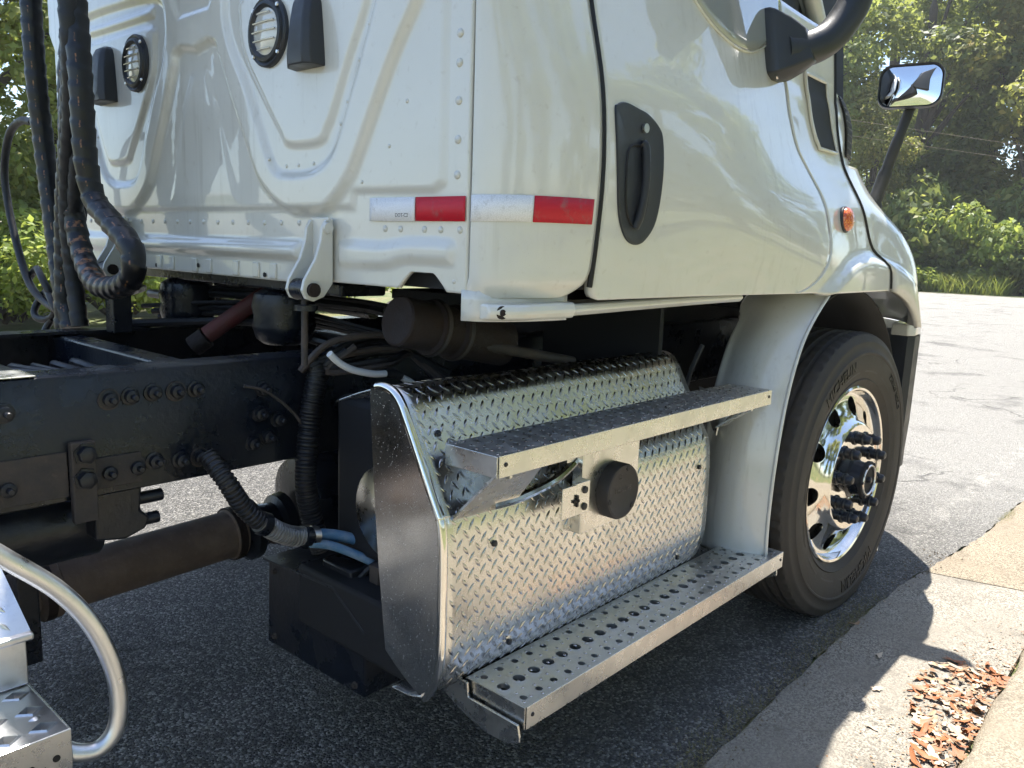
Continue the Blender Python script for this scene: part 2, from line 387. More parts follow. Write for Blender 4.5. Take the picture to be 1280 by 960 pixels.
# ------------------------------------------------------------------ the setting
def structure(o): o['kind'] = 'structure'; return o
g = MB(); g.grid(lambda u, v: (-180 + 400 * u, -200 + 400 * v, -.06), 20, 20)
structure(g.build('ground', M['earth'], smooth=0))
g = MB()
N = 60
edge = lambda x: interp([(-40, -1.31), (-1.2, -1.305), (.3, -1.305), (.75, -1.345), (1.3, -1.40), (2.2, -1.425), (6, -1.43), (40, -1.43), (70, -1.6)], x)
xs = list(np.concatenate([np.linspace(-40, -3, 14), np.linspace(-2.9, 3, 120), np.linspace(3.2, 70, 40)]))
rv = []
for i, x in enumerate(xs):
    j = .006 * math.sin(x * 37) + .008 * math.sin(x * 13 + 1) if -3 < x < 4 else 0
    rv += [(x, edge(x) + j, .0), (x, 4, 0.0), (x, interp([(-40, 9.6), (10, 9.8), (26, 12), (40, 16), (70, 30)], x), 0)]
fs = []
for i in range(len(xs) - 1):
    for k in range(2): fs.append((3 * i + k, 3 * i + 3 + k, 3 * i + 4 + k, 3 * i + 1 + k))
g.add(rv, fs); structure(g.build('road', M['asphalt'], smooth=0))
# gutter with slabs
g = MB(); g.add([(-40, -1.79, -.012), (60, -1.79, -.012), (60, -1.25, -.012), (-40, -1.25, -.012)], [(0, 1, 2, 3)])
gut = structure(g.build('gutter', M['earth'], smooth=0))
def slab(name, par, x0, x1, inner, outer, z, material, skew0=0, skew1=0, thick=.1, slope=0.0):
    n = max(2, int((x1 - x0) / .05)); g = MB(); vs = []
    n = min(n, 80)
    for i in range(n + 1):
        t = i / n; x = x0 + (x1 - x0) * t
        for k in range(5):
            s = k / 4; y0 = inner(x) if callable(inner) else inner
            yy = y0 + (outer - y0) * s; sk = (skew0 * (1 - t) + skew1 * t) * s
            vs.append((x + sk, yy, z + slope * s + .0015 * math.sin(x * 5 + s * 3)))
    fs = [(i * 5 + k, i * 5 + k + 1, i * 5 + 6 + k, i * 5 + 5 + k) for i in range(n) for k in range(4)]
    g.add(vs, fs); return g.build(name, material, par, smooth=0, solid=thick)
ein = lambda x: edge(x) - .004 + .004 * math.sin(x * 23) * math.sin(x * 7) + .003 * math.sin(x * 61)
slab('slab', gut, -6.0, -3.4, ein, -1.775, .006, M['conc'], slope=-.004)
slab('slab', gut, -3.39, .585, ein, -1.775, .007, M['conc'], 0, .12, slope=-.004)
slab('slab', gut, .60, 3.2, ein, -1.775, .005, M['conc2'], .12, .05, slope=-.004)
slab('slab', gut, 3.215, 6.2, ein, -1.775, .006, M['conc2'], .05, 0, slope=-.004)
slab('slab', gut, 6.215, 9.2, ein, -1.775, .005, M['conc'], slope=-.004)
slab('slab', gut, 9.215, 30, ein, -1.775, .005, M['conc2'], slope=-.004)
# pavement: rolled kerb in the same pour, slab by slab
pv = MB(); pv.add([(-20, -3.4, -.03), (40, -3.4, -.03), (40, -1.77, -.03), (-20, -1.77, -.03)], [(0, 1, 2, 3)])
pave = structure(pv.build('pavement', M['earth'], smooth=0))
def pave_slab(x0, x1, material, dz=0.0):
    prof = [(-1.782, -.03), (-1.784, .012), (-1.792, .034), (-1.812, .050), (-1.85, .056), (-2.4, .062), (-3.3, .07), (-3.3, -.03)]
    g = MB(); n = max(2, int((x1 - x0) / .08)); vs = []
    for i in range(n + 1):
        x = x0 + (x1 - x0) * i / n
        for k, (y, z) in enumerate(prof):
            w = .005 * math.sin(x * 31 + k) + .005 * math.sin(x * 11) if k < 5 else 0
            vs.append((x, y + w, z + dz))
    m_ = len(prof)
    fs = [(i * m_ + k, i * m_ + k + 1, (i + 1) * m_ + k + 1, (i + 1) * m_ + k) for i in range(n) for k in range(m_ - 1)]
    fs += [tuple(range(m_)), tuple(n * m_ + k for k in range(m_ - 1, -1, -1))]
    g.add(vs, fs); return g.build('slab', material, pave, smooth=50)
for x0, x1 in ((-8, -5), (-4.99, -2.35), (-2.34, -.46), (-.452, 1.35), (1.358, 3.2), (3.21, 6), (6.01, 9), (9.01, 14), (14.01, 30)):
    pave_slab(x0, x1, M['walk'], random.uniform(-.003, .003))

# ------------------------------------------------------------------ the truck
truck = empty('semi_truck')
tag(truck, 'white day cab semi truck with black frame, tread plate side cover and polished front wheel', 'truck')

# --- side profile of the cab
D_TAB = [(1.1, -1.118), (1.17, -1.13), (1.3, -1.145), (1.45, -1.152), (1.6, -1.140), (1.75, -1.105), (1.9, -1.072), (2.1, -1.045), (2.6, -1.03), (2.9, -1.03)]
W_TAB = [(1.1, 1.172), (1.25, 1.168), (1.35, 1.158), (1.45, 1.145), (1.53, 1.115), (1.6, 1.088), (1.7, 1.064), (1.8, 1.045), (1.9, 1.0), (1.98, .90), (2.05, .65), (2.09, .25)]
def side_y(x, z):
    d = interp(D_TAB, z); w = -interp(W_TAB, z) if z < 1.8 else -1.045 + .10 * (z - 1.8)
    b = sstep(-1.15, -.25, x)
    y = d * (1 - b) + w * b
    y -= .022 * math.exp(-((z - 1.36 + .12 * (x + .9)) / .13) ** 2) * sstep(-1.45, -.75, x) * (1 - sstep(-.5, -.1, x))   # lower door swell
    if x > -.75:                                     # eyebrow round the wheel arch
        r = math.hypot(x, z - .5); y -= .030 * (1 - sstep(.765, .815, r)) * sstep(-.75, -.45, x)
    if x < -1.60:
        k = min(1, max(0, (-1.60 - x) / .2462)); y = -1.02 + (y + 1.02) * (1 - k ** 2.2) ** .5
    return y
def panel(zs, left, right, nu, off=0.0):
    g = MB(); vs = []
    for z in zs:
        a, b = left(z), right(z)
        for i in range(nu + 1):
            x = a + (b - a) * i / nu; vs.append((x, side_y(x, z) + off, z))
    n = nu + 1
    g.add(vs, [(j * n + i, j * n + i + 1, (j + 1) * n + i + 1, (j + 1) * n + i) for j in range(len(zs) - 1) for i in range(nu)]); return g
def rows(z0, z1, fine=.02, step=.02, corner=.09):
    a = [z0 + corner * (1 - math.cos(math.pi / 2 * i / 10)) for i in range(10)]
    return a + list(np.arange(z0 + corner, z1, step)) + [z1]
def rounded(z, z0, r): 
    return 0 if z >= z0 + r else r - math.sqrt(max(0, r * r - (z0 + r - z) ** 2))
# corner (quarter) panel
def cor_right(z): return -1.602 - rounded(z, 1.178, .075)
def cor_left(z): return -1.846
zc = rows(1.178, 2.62)
g = MB(); vs = []
nu = 36
for z in zc:
    a, b = cor_left(z), cor_right(z)
    for i in range(nu + 1):
        t = i / nu; x = a + (b - a) * (1 - math.cos(t * math.pi / 2)); vs.append((x, side_y(x, z) + (.018 * (1 - sstep(1.175, 1.215, z))), z))
g.add(vs, [(j * (nu + 1) + i, j * (nu + 1) + i + 1, (j + 1) * (nu + 1) + i + 1, (j + 1) * (nu + 1) + i) for j in range(len(zc) - 1) for i in range(nu)])
corner = g.build('corner_panel', M['white'], truck, smooth=60, solid=.02)
# door
def door_left(z): return -1.590 + rounded(z, 1.172, .03)
def door_right(z):
    e = interp([(1.172, -.60), (1.19, -.53), (1.22, -.468), (1.26, -.425), (1.31, -.398), (1.38, -.394), (1.48, -.424), (1.55, -.480), (1.60, -.525), (1.68, -.556), (1.80, -.576), (2.0, -.60), (2.2, -.66), (2.4, -.73), (2.62, -.83)], z)
    return e
zd = [1.172, 1.176, 1.182, 1.19, 1.2] + list(np.arange(1.212, 2.62, .02))
door = panel(zd, door_left, door_right, 64).build('door', M['white'], truck, smooth=60, solid=.02)
# door window: dark glass lying just proud of the skin
def glass_pt(u, v):
    x = -1.21 + .60 * u
    zb = interp([(-1.21, 1.925), (-1.15, 1.880), (-1.08, 1.845), (-1.0, 1.824), (-.93, 1.818), (-.84, 1.826), (-.74, 1.86), (-.66, 1.905), (-.61, 1.95)], x)
    zt = interp([(-1.21, 2.48), (-.80, 2.46), (-.61, 2.16)], x); z = zb + (zt - zb) * v
    return (x, side_y(x, z) - .004, z)
MB().grid(glass_pt, 30, 24).build('window_pane', M['glass'], door, smooth=60, solid=-.003)
pts = [glass_pt(u / 30, 0) for u in range(31)]
MB().tube([(p[0], p[1] + .001, p[2] - .003) for p in pts], .0035, 8, 1).build('window_trim', M['white_flat'], door)
# handle
def hy(x, z, off): return (x, side_y(x, z) - off, z)
HP = [(-1.556, 1.552), (-1.545, 1.571), (-1.515, 1.579), (-1.473, 1.574), (-1.433, 1.567), (-1.394, 1.547), (-1.378, 1.522), (-1.374, 1.447), (-1.385, 1.351), (-1.417, 1.308), (-1.451, 1.296), (-1.493, 1.308), (-1.528, 1.354), (-1.545, 1.432)]
HP = [(x * 1.0, z) for x, z in HP]
hc = catmull([(x, 0, z) for x, z in HP], 5, True)
cx_, cz_ = -1.462, 1.437
g = MB(); vs = []; n = len(hc)
for k, (sc, off) in enumerate(((1.03, .0005), (1.02, .004), (.98, .0045), (.93, .003), (.5, .0025), (0.02, .0025))):
    for p in hc: vs.append(hy(cx_ + (p.x - cx_) * sc, cz_ + (p.z - cz_) * sc, off))
fs = [(k * n + i, k * n + (i + 1) % n, (k + 1) * n + (i + 1) % n, (k + 1) * n + i) for k in range(5) for i in range(n)] + [tuple(5 * n + i for i in range(n))]
g.add(vs, fs); hrec = g.build('handle_plate', M['mount'], door, smooth=50)
g = MB()     # finger well rim
W = catmull([(-1.516, 0, 1.46), (-1.505, 0, 1.493), (-1.471, 0, 1.5), (-1.438, 0, 1.492), (-1.427, 0, 1.424), (-1.435, 0, 1.355), (-1.465, 0, 1.333), (-1.491, 0, 1.344), (-1.511, 0, 1.384)], 5, True)
g.tube([hy(p.x, p.z, .003) for p in W], .003, 8, 1, closed=True); g.build('handle_well', M['seal'], hrec)
g = MB(); g.tube([hy(-1.462, 1.507, .004), hy(-1.456, 1.495, .010), hy(-1.455, 1.43, .013), hy(-1.462, 1.36, .012), hy(-1.468, 1.328, .005)], .0095, 10, 6); g.build('handle_bar', M['black'], hrec)
g = MB(); p = hy(-1.455, 1.538, .006); g.cyl(p, (p[0], p[1] - .006, p[2]), .010, 16); g.build('key_lock', M['alu'], hrec)
# dark structure behind the panel gaps
g = MB(); vs = []; zs_ = list(np.arange(1.20, 2.6, .05))
for z in zs_:
    for i in range(31):
        x = -1.66 + (1.66 + .16) * i / 30; vs.append((x, side_y(x, z) + .045 + .03 * (x > -.3), z))
g.add(vs, [(j * 31 + i, j * 31 + i + 1, (j + 1) * 31 + i + 1, (j + 1) * 31 + i) for j in range(len(zs_) - 1) for i in range(30)])
g.build('door_seal', M['seal'], truck, smooth=60)
# cowl panel between door and hood
GAP = [(1.17, .175), (1.205, .172), (1.262, .150), (1.29, .105), (1.325, .045), (1.36, .012), (1.42, -.025), (1.50, -.068), (1.56, -.105), (1.62, -.12), (1.9, -.125), (2.1, -.125)]
def lip_z(x): return .5 + math.sqrt(max(.04, .695 ** 2 - x * x)) if abs(x) < .66 else .72
def cow_left(z): return door_right(z) + .011
def cow_right(z): return interp(GAP, z) - .008
zs_ = [1.172, 1.178, 1.186] + list(np.arange(1.198, 2.03, .0125))
g = MB(); vs = []
for j, z in enumerate(zs_):
    a, b = cow_left(z), cow_right(z)
    for i in range(41):
        x = a + (b - a) * i / 40
        zz = z
        if z < 1.20: zz = 1.2 - (1.2 - z) * 1.0 + .0
        vs.append((x, side_y(x, zz), zz))
g.add(vs, [(j * 41 + i, j * 41 + i + 1, (j + 1) * 41 + i + 1, (j + 1) * 41 + i) for j in range(len(zs_) - 1) for i in range(40)])
cowl = g.build('cowl_panel', M['white'], truck, smooth=60, solid=.02)
# black quarter vent in the cowl
def vent_pt(u, v):
    z = 1.628 + .222 * v; x0 = interp([(1.63, -.33), (1.66, -.355), (1.85, -.405)], z); x1 = interp([(1.63, -.175), (1.85, -.225)], z)
    x = x0 + (x1 - x0) * u; return (x, side_y(x, z) - .003, z)
MB().grid(vent_pt, 10, 16).build('cowl_vent', M['seal'], cowl, solid=-.003)
bp = [vent_pt(u, v) for u, v in [(i / 10, 0) for i in range(11)] + [(1, i / 16) for i in range(1, 17)] + [(1 - i / 10, 1) for i in range(1, 11)] + [(0, 1 - i / 16) for i in range(1, 16)]]
MB().tube([(p[0], p[1] - .003, p[2]) for p in bp], .006, 8, 1, closed=True).build('vent_trim', M['white_flat'], cowl)
gz = list(np.arange(1.18, 2.0, .02))
MB().tube([(interp(GAP, z) - .003, side_y(interp(GAP, z) - .010, z) + .002, z) for z in gz], .0075, 8, 1).build('hood_gap_seal', M['seal'], truck)
MB().tube([(-1.5965, side_y(-1.592, z) + .001, z) for z in np.arange(1.20, 2.6, .04)], .0062, 8, 1).build('door_gap_seal', M['seal'], truck)
# turn signal
c0 = Vector((-.235, side_y(-.235, 1.408), 1.408)); nrm = Vector((0.05, -1, .12)).normalized()
sig = MB().lathe([(.043, 0), (.043, .008), (.040, .010)], c0 + nrm * -.002, nrm, 28).build('turn_signal', M['rust'], cowl)
sig.data.materials[0] = M['mount']
MB().lathe([(.039, .004), (.038, .015), (.031, .023), (.018, .028), (0.0, .030)], c0, nrm, 28, caps=False).build('amber_lens', M['amber'], cowl)
# --- fender and hood
XB_ = -.12
def L_f(z): return interp([(1.0, 1.34), (1.2, 1.30), (1.3, 1.16), (1.45, .80), (1.53, .66), (1.6, .55)], z)
def fend(x, z):
    """y of fender skin"""
    L = L_f(z); xi = min(1, max(0, (x - XB_) / L)); w = interp(W_TAB, z)
    y = -w * (1 - xi ** 3) ** (1 / 3.0)
    r = math.hypot(x, z - .5); y -= .030 * (1 - sstep(.765, .815, r)) * (1 - xi ** 4) + .085 * sstep(.02, .50, x) * (1 - xi ** 3) * (1 - sstep(1.38, 1.58, z))
    return y
g = MB(); vs = []; NU, NV = 60, 40
for j in range(NV + 1):
    v = j / NV
    for i in range(NU + 1):
        u = (i / NU) ** 1.0
        # iterate for consistent x at this height
        xe = XB_ + u * 1.36
        zl = lip_z(xe) if xe < .60 else .83
        zl = max(zl, 1.028)
        z = zl + (1.60 - zl) * v
        a = interp(GAP, z); L = L_f(z)
        x = a + (XB_ + L - a) * (1 - (1 - u) ** 1.5)
        # keep lower edge on the arch
        if j == 0: z = max(1.028, lip_z(min(x, .66)))
        vs.append((x, fend(x, z), z))
g.add(vs, [(j * (NU + 1) + i, j * (NU + 1) + i + 1, (j + 1) * (NU + 1) + i + 1, (j + 1) * (NU + 1) + i) for j in range(NV) for i in range(NU)])
fender = g.build('fender', M['white'], truck, smooth=60, solid=.025)
def L_h(z): return interp([(1.5, 1.05), (1.63, .97), (1.79, .95), (1.9, .68), (1.98, .55), (2.05, .40), (2.09, .2)], z)
def hood_y(x, z):
    xi = min(1, max(0, (x - XB_) / L_h(z))); w = interp([(1.5, 1.07), (1.6, 1.055), (1.8, 1.035), (1.9, .98), (1.98, .87), (2.05, .62), (2.09, 0)], z)
    return -w * (1 - xi ** 2) ** .5
g = MB(); vs = []
for j in range(31):
    z = 1.5 + .59 * math.sin(j / 30 * math.pi / 2)
    for i in range(61):
        th = math.pi * i / 60; uu = math.sin(th)
        x = -.115 + (L_h(z) + XB_ + .115) * (uu ** .8); y = hood_y(x, z); y = y if i <= 30 else -y
        vs.append((x, y, z))
g.add(vs, [(j * 61 + i, j * 61 + i + 1, (j + 1) * 61 + i + 1, (j + 1) * 61 + i) for j in range(30) for i in range(60)])
hood = g.build('hood', M['white'], truck, smooth=60)
def grill(u, v):
    z = 1.640 + .20 * v; x = interp([(1.64, .02), (1.84, -.04)], z) + interp([(1.64, .13), (1.84, .12)], z) * u
    return (x, hood_y(x, z) - .003, z)
hg = MB().grid(grill, 8, 10).build('hood_vent', M['seal'], hood, solid=-.004)
for k in range(9):
    v = (k + .5) / 9; a, b = grill(.04, v), grill(.96, v)
    MB().tube([(a[0], a[1] - .003, a[2]), tuple((a[i] + b[i]) / 2 - (.004 if i == 1 else 0) for i in range(3)), (b[0], b[1] - .003, b[2])], .0035, 6, 3).build('louvre', M['mount'], hood)
# left-hand skins (seen only in reflections and by the sun): mirrored copies share the meshes
for o in (corner, door, cowl, fender):
    c_ = o.copy(); COL.objects.link(c_); c_.scale = (1, -1, 1)
# windshield, pillars, roof
g = MB(); g.add([(-.16, -.98, 2.02), (-.16, .98, 2.02), (-.85, .86, 2.72), (-.85, -.86, 2.72), (.0, 0, 2.06), (-.72, 0, 2.76)], [(0, 3, 5, 4), (4, 5, 2, 1)])
g.build('windshield', M['glass'], truck, smooth=80, solid=.006)
for s in (-1, 1):
    MB().tube([(-.10, s * .965, 1.985), (-.18, s * .975, 2.07), (-.5, s * .965, 2.38), (-.86, s * .90, 2.73)], .030, 12, 6).build('pillar', M['white'], truck)
g = MB()
def roof_pt(u, v):
    x = -1.85 + 1.05 * u; y = -1.03 + 2.06 * v
    e = min(1, abs(v - .5) * 2) ; z = 2.88 - .26 * e ** 4 - .20 * max(0, (u - .75) / .25) ** 2
    return (x, y, z)
g.grid(roof_pt, 16, 24); g.build('roof', M['white'], truck, smooth=60, solid=.02)
MB().box((-1.80, -1.0, 1.185), (-.45, 1.0, 1.215)).build('cab_floor', M['dark'], truck, smooth=0)
MB().box((-.45, -.9, 1.2), (-.43, .9, 1.9)).build('firewall', M['dark'], truck, smooth=0)

# --- back panel: one pressed sheet
XB = -1.848
def sd_poly(P, poly):
    """signed distance (inside positive) of points P (n,2) to polygon"""
    poly = np.array(poly, float); n = len(poly); d = np.full(len(P), 1e9); ins = np.zeros(len(P), bool)
    for i in range(n):
        a = poly[i]; b = poly[(i + 1) % n]; ab = b - a; ap = P - a
        t = np.clip((ap @ ab) / (ab @ ab), 0, 1); d = np.minimum(d, np.hypot(*(ap - t[:, None] * ab).T))
        c1 = (a[1] > P[:, 1]) != (b[1] > P[:, 1])
        with np.errstate(divide='ignore', invalid='ignore'):
            xx = (b[0] - a[0]) * (P[:, 1] - a[1]) / (b[1] - a[1] + 1e-12) + a[0]
        ins ^= c1 & (P[:, 0] < xx)
    return np.where(ins, d, -d)
def S(d, w=.020):
    t = np.clip(d / w, 0, 1); return .5 * t + .5 * t * t * (3 - 2 * t)
def smoothpoly(p, sub=4): 
    return [(q.x, q.y) for q in catmull([(a, b, 0) for a, b in p], sub, True)]
ny, nz = 300, 190
ys = np.linspace(-1.019, 1.019, ny + 1)
def back_bottom(y):
    a = abs(y); z = 1.174 if a < .50 else 1.183
    if .815 < a < .965: 
        t = (a - .815) / .15; z = 1.183 + .036 * min(1, math.sin(math.pi * t) * 1.35)
    return z
tz = np.concatenate([np.linspace(0, 1, 161)[:-1] * (2.02 - 1.18), np.linspace(2.02 - 1.18, 2.66 - 1.18, 31)])
zb = np.array([back_bottom(y) for y in ys])
Y, T = np.meshgrid(ys, tz); Z = T + 1.18; Z = Z + (zb[None, :] - 1.18) * np.clip(1 - T / .05, 0, 1)
P = np.stack([np.abs(Y).ravel(), Z.ravel()], 1)
lobe = [(1.10, 2.05), (.93, 1.80), (.828, 1.664), (.778, 1.587), (.737, 1.518), (.700, 1.455), (.665, 1.405), (.612, 1.360), (.556, 1.337), (.452, 1.335), (.400, 1.350), (.346, 1.378), (.290, 1.425), (.245, 1.50), (.171, 1.629), (.115, 1.735), (.075, 1.770), (-.2, 1.775), (-.2, 2.3), (1.1, 2.3)]
well = [(.83, 1.90), (.76, 1.75), (.70, 1.625), (.645, 1.510), (.605, 1.452), (.535, 1.420), (.430, 1.417), (.372, 1.432), (.330, 1.49), (.25, 1.64), (.175, 1.75), (.15, 1.85), (.20, 1.93), (.5, 1.955), (.75, 1.95)]
plate = [(.745, 1.86), (.735, 1.77), (.672, 1.66), (.615, 1.55), (.598, 1.525), (.560, 1.488), (.434, 1.489), (.395, 1.525), (.315, 1.62), (.240, 1.72), (.222, 1.80), (.245, 1.86), (.5, 1.87)]
pillow = [(.606, 1.262), (.618, 1.281), (.70, 1.281), (.773, 1.281), (.851, 1.290), (.96, 1.290), (.989, 1.278), (.988, 1.245), (.972, 1.233), (.842, 1.231), (.774, 1.217), (.63, 1.215), (.606, 1.228)]
base_up = [(-.3, 1.345), (.668, 1.345), (.675, 1.380), (.93, 1.378), (.958, 1.395), (.958, 2.8), (-.3, 2.8)]
ledge_p = [(-.3, 1.222), (-.3, 1.277), (.47, 1.277), (.47, 1.222)]
topm = [(-.2, 1.846), (.083, 1.846), (.125, 1.90), (.14, 2.0), (-.2, 2.0)]
ridge = [(.225, 1.876), (.225, 1.912), (.68, 1.918), (.68, 1.884)]
h = .012 * S(sd_poly(P, base_up), .012) + .026 * S(sd_poly(P, smoothpoly(lobe)) + .004, .020) - .018 * S(sd_poly(P, smoothpoly(well)), .020) + .015 * S(sd_poly(P, smoothpoly(plate)), .015) \
    + .018 * S(sd_poly(P, smoothpoly(pillow, 3)), .020) + .030 * S(sd_poly(P, ledge_p), .022) - .014 * S(sd_poly(P, topm), .018) + .014 * S(sd_poly(P, ridge), .015)
inV = [(-.3, 1.36), (.20, 1.36), (.155, 1.47), (.10, 1.62), (.045, 1.715), (-.3, 1.73)]
h += .007 * S(sd_poly(P, inV), .03) * .45
h *= .58
h += .0008 * np.sin(P[:, 0] * 9 + P[:, 1] * 7) 
h = h.reshape(Y.shape)
vs = np.stack([(XB - h).ravel(), Y.ravel(), Z.ravel()], 1)
g = MB(); n = ny + 1; g.add([tuple(p) for p in vs], [(j * n + i, (j + 1) * n + i, (j + 1) * n + i + 1, j * n + i + 1) for j in range(len(tz) - 1) for i in range(ny)])
back = g.build('back_panel', M['white'], truck, smooth=60, solid=.012)
def back_x(y, z):
    i = int(np.argmin(np.abs(ys - y))); j = int(np.argmin(np.abs(Z[:, i] - z))); return XB - float(h[j, i])
# rivets
rv_me = MB().lathe([(.0085, 0), (.008, .002), (.005, .0042), (0, .005)], (0, 0, 0), (-1, 0, 0), 12, caps=False).mesh('rivet', M['white_flat'], 60)
def rivet(y, z, s=1.0): inst(rv_me, 'rivet', back, (back_x(y, z), y, z), scale=(s, s, s))
for y in np.arange(-.53, .95, .077): rivet(float(y) , 1.316, .8)
for y in (-.772, -.822, -.896, -.944, -.999): rivet(y, 1.306, .85)
for z in (1.411, 1.477, 1.549, 1.618, 1.671, 1.74, 1.81): rivet(-.988, z); rivet(.988, z)
for y, z in ((-.735, 1.722), (-.70, 1.655), (-.655, 1.575), (-.63, 1.53), (-.79, 1.475), (-.845, 1.56), (-.355, 1.466), (-.42, 1.448), (-.47, 1.448), (-.53, 1.45), (.72, 1.70), (.66, 1.58), (-.70, 1.405), (-.985, 1.205)): rivet(y, z, .55)
# plug holes and stiffener tabs in the bottom flange
for y in (.20, .06, -.02, -.16, -.26, -.34, .28): 
    MB().box((back_x(y, 1.20) - .006, y - .014, 1.178), (back_x(y, 1.20) + .002, y + .014, 1.216)).build('flange_tab', M['white_flat'], back, bevel=.003)
for y, z in ((.04, 1.196), (-.30, 1.186), (.30, 1.186)):
    MB().lathe([(.006, 0), (.006, .002)], (back_x(y, z) + .0005 - .003, y, z), (-1, 0, 0), 12).build('plug', M['seal'], back)
# round work lights
def work_light(y, z):
    x = back_x(y, z) + .002
    r = MB().lathe([(.080, 0), (.080, .010), (.076, .014), (.070, .012), (.067, .018), (.060, .020), (.056, .014), (.052, .012)], (x, y, z), (-1, 0, 0), 40, caps=False).build('work_light', M['mount'], truck)
    MB().lathe([(.056, .011), (.040, .017), (.0, .020)], (x, y, z), (-1, 0, 0), 32, caps=False).build('lens', M['lens'], r)
    for k in range(-2, 3):
        w = math.sqrt(max(0, .048 ** 2 - (k * .02) ** 2))
        MB().tube([(x - .019, y - w, z + k * .02), (x - .0215, y, z + k * .02), (x - .019, y + w, z + k * .02)], .0022, 6, 4).build('lens_rib', M['lens'], r)
    for k in range(4):
        a = math.radians(45 + 90 * k); MB().lathe([(.0055, 0), (.004, .003)], (x - .014, y + .073 * math.cos(a), z + .073 * math.sin(a)), (-1, 0, 0), 10).build('screw', M['alu'], r)
work_light(-.366, 1.755); work_light(.338, 1.767)
# black hooded covers beside the lights
def hooded(y, z0, z1, w):
    x = back_x(y, (z0 + z1) / 2); g = MB(); vs = []
    st = [(z0, .052, 1.08), (z0 + .03, .055, 1.05), (z0 + (z1 - z0) * .6, .048, .93), (z1 - .025, .040, .84), (z1 - .008, .032, .72), (z1, .020, .5)]
    for z, d, k in st:
        hw = w / 2 * k
        for yy, xx in ((-hw, 0), (-hw, -d * .75), (-hw * .72, -d), (hw * .2, -d * 1.02), (hw * .85, -d * .62), (hw, 0)): vs.append((x + xx + .004, y + yy, z))
    g.add(vs, [(j * 6 + i, j * 6 + (i + 1) % 6, (j + 1) * 6 + (i + 1) % 6, (j + 1) * 6 + i) for j in range(5) for i in range(6)] + [(5, 4, 3, 2, 1, 0), tuple(30 + i for i in range(6))])
    return g.build('vent_hood', M['mount'], truck, smooth=30, bevel=.003)
hooded(-.528, 1.655, 1.812, .105); hooded(.548, 1.672, 1.836, .125)
# reflective tape: separate strips
def tape(pts_fn, a, b, z0, z1, material, name='reflective_tape', n=16):
    g = MB(); g.grid(lambda u, v: pts_fn(a + (b - a) * u, z0 + (z1 - z0) * v), n, 2); return g.build(name, material, truck, smooth=60, solid=-.0006)
bk = lambda y, z: (back_x(y, 1.345) - .0018, y, z)
def flat_bk(y, z): return (XB - .0155 if z > 1.352 else XB - .0035 , y, z)
def tb(y, z): return (XB - .0045 , y, z)
w1 = tape(tb, -.725, -.8705, 1.3215, 1.3705, M['tapew']); r1 = tape(tb, -.873, -1.0165, 1.3225, 1.3705, M['red'])
def ts(x, z): return (x, side_y(x, z) - .0016, z)
def ts_s(s, z):   # parametrised from the seam round the corner
    return ts(-1.8445 + s, z)
def tape_side(a, b, material):
    g = MB(); n = 28
    def fn(u, v):
        t = a + (b - a) * u; x = -1.846 + .2430 * (1 - math.cos(t * math.pi / 2)); z = 1.3225 + .050 * v + .006 * t
        y = side_y(x, z); nx, ny_ = -math.cos(t * math.pi / 2), -math.sin(t * math.pi / 2)
        return (x + nx * .0016, y + ny_ * .0016, z)
    g.grid(fn, n, 2); return g.build('reflective_tape', material, truck, smooth=60, solid=-.0006)
w2 = tape_side(.02, .522, M['tapew']); r2 = tape_side(.526, .955, M['red'])
tx = text_mesh('DOT-C2', .011, .0002)
def back_text(me, y, z, par):
    o = inst(me, 'tape_print', par, (XB - .0052, y, z), (math.radians(90), 0, math.radians(-90))); 
    if not me.materials: me.materials.append(M['ink'])
    return o
back_text(tx, -.83, 1.334, w1)
# cab mount brackets
def mount(y):
    x = XB - .012
    for k, (dx, yo) in enumerate(((-.012, .0), (-.075, .0))):
        pass
    g = MB()
    pl = [(-.085, 0), (-.10, -.03)]
    # two plates, one each side of the bushing, narrow at the top
    p = empty('cab_mount', (0, 0, 0)); p.parent = truck
    for s in (-1, 1):
        g = MB(); yy = y + s * .030
        prof = [(x + .002, 1.325), (x - .016, 1.322), (x - .026, 1.305), (x - .030, 1.275), (x - .044, 1.235), (x - .074, 1.188), (x - .080, 1.165), (x - .070, 1.146), (x - .050, 1.140), (x - .022, 1.150), (x + .002, 1.18)]
        g.prism([(a, b) for a, b in prof], 1, yy - .005, yy + .005); g.build('plate', M['white_flat'], p, smooth=0, bevel=.002)
        MB().cyl((x - .053, yy + s * .004, 1.166), (x - .053, yy + s * .014, 1.166), .016, 12).build('bolt', M['rust'] if s < 0 else M['frame'], p)
    g = MB(); g.prism([(x - .004, 1.18), (x - .004, 1.328), (x - .010, 1.328), (x - .010, 1.18)], 1, y - .034, y + .034); g.build('backing', M['white_flat'], p, bevel=.002)
    MB().cyl((x - .053, y - .025, 1.166), (x - .053, y + .025, 1.166), .024, 20).build('bushing', M['frame'], p)
    MB().lathe([(.014, 0), (.012, .008)], (x - .014, y - .035, 1.305), (0, -1, 0), 10).build('pin', M['white_flat'], p)
    MB().cyl((x - .050, y, 1.15), (x - .045, y + .01, .99), .008, 10).build('rod', M['dusty'], p)
    MB().cyl((x - .05, y - .005, 1.13), (x - .05, y - .005, 1.118), .026, 18).build('washer', M['frame'], p)
    return p
mount(-.565); mount(.50)
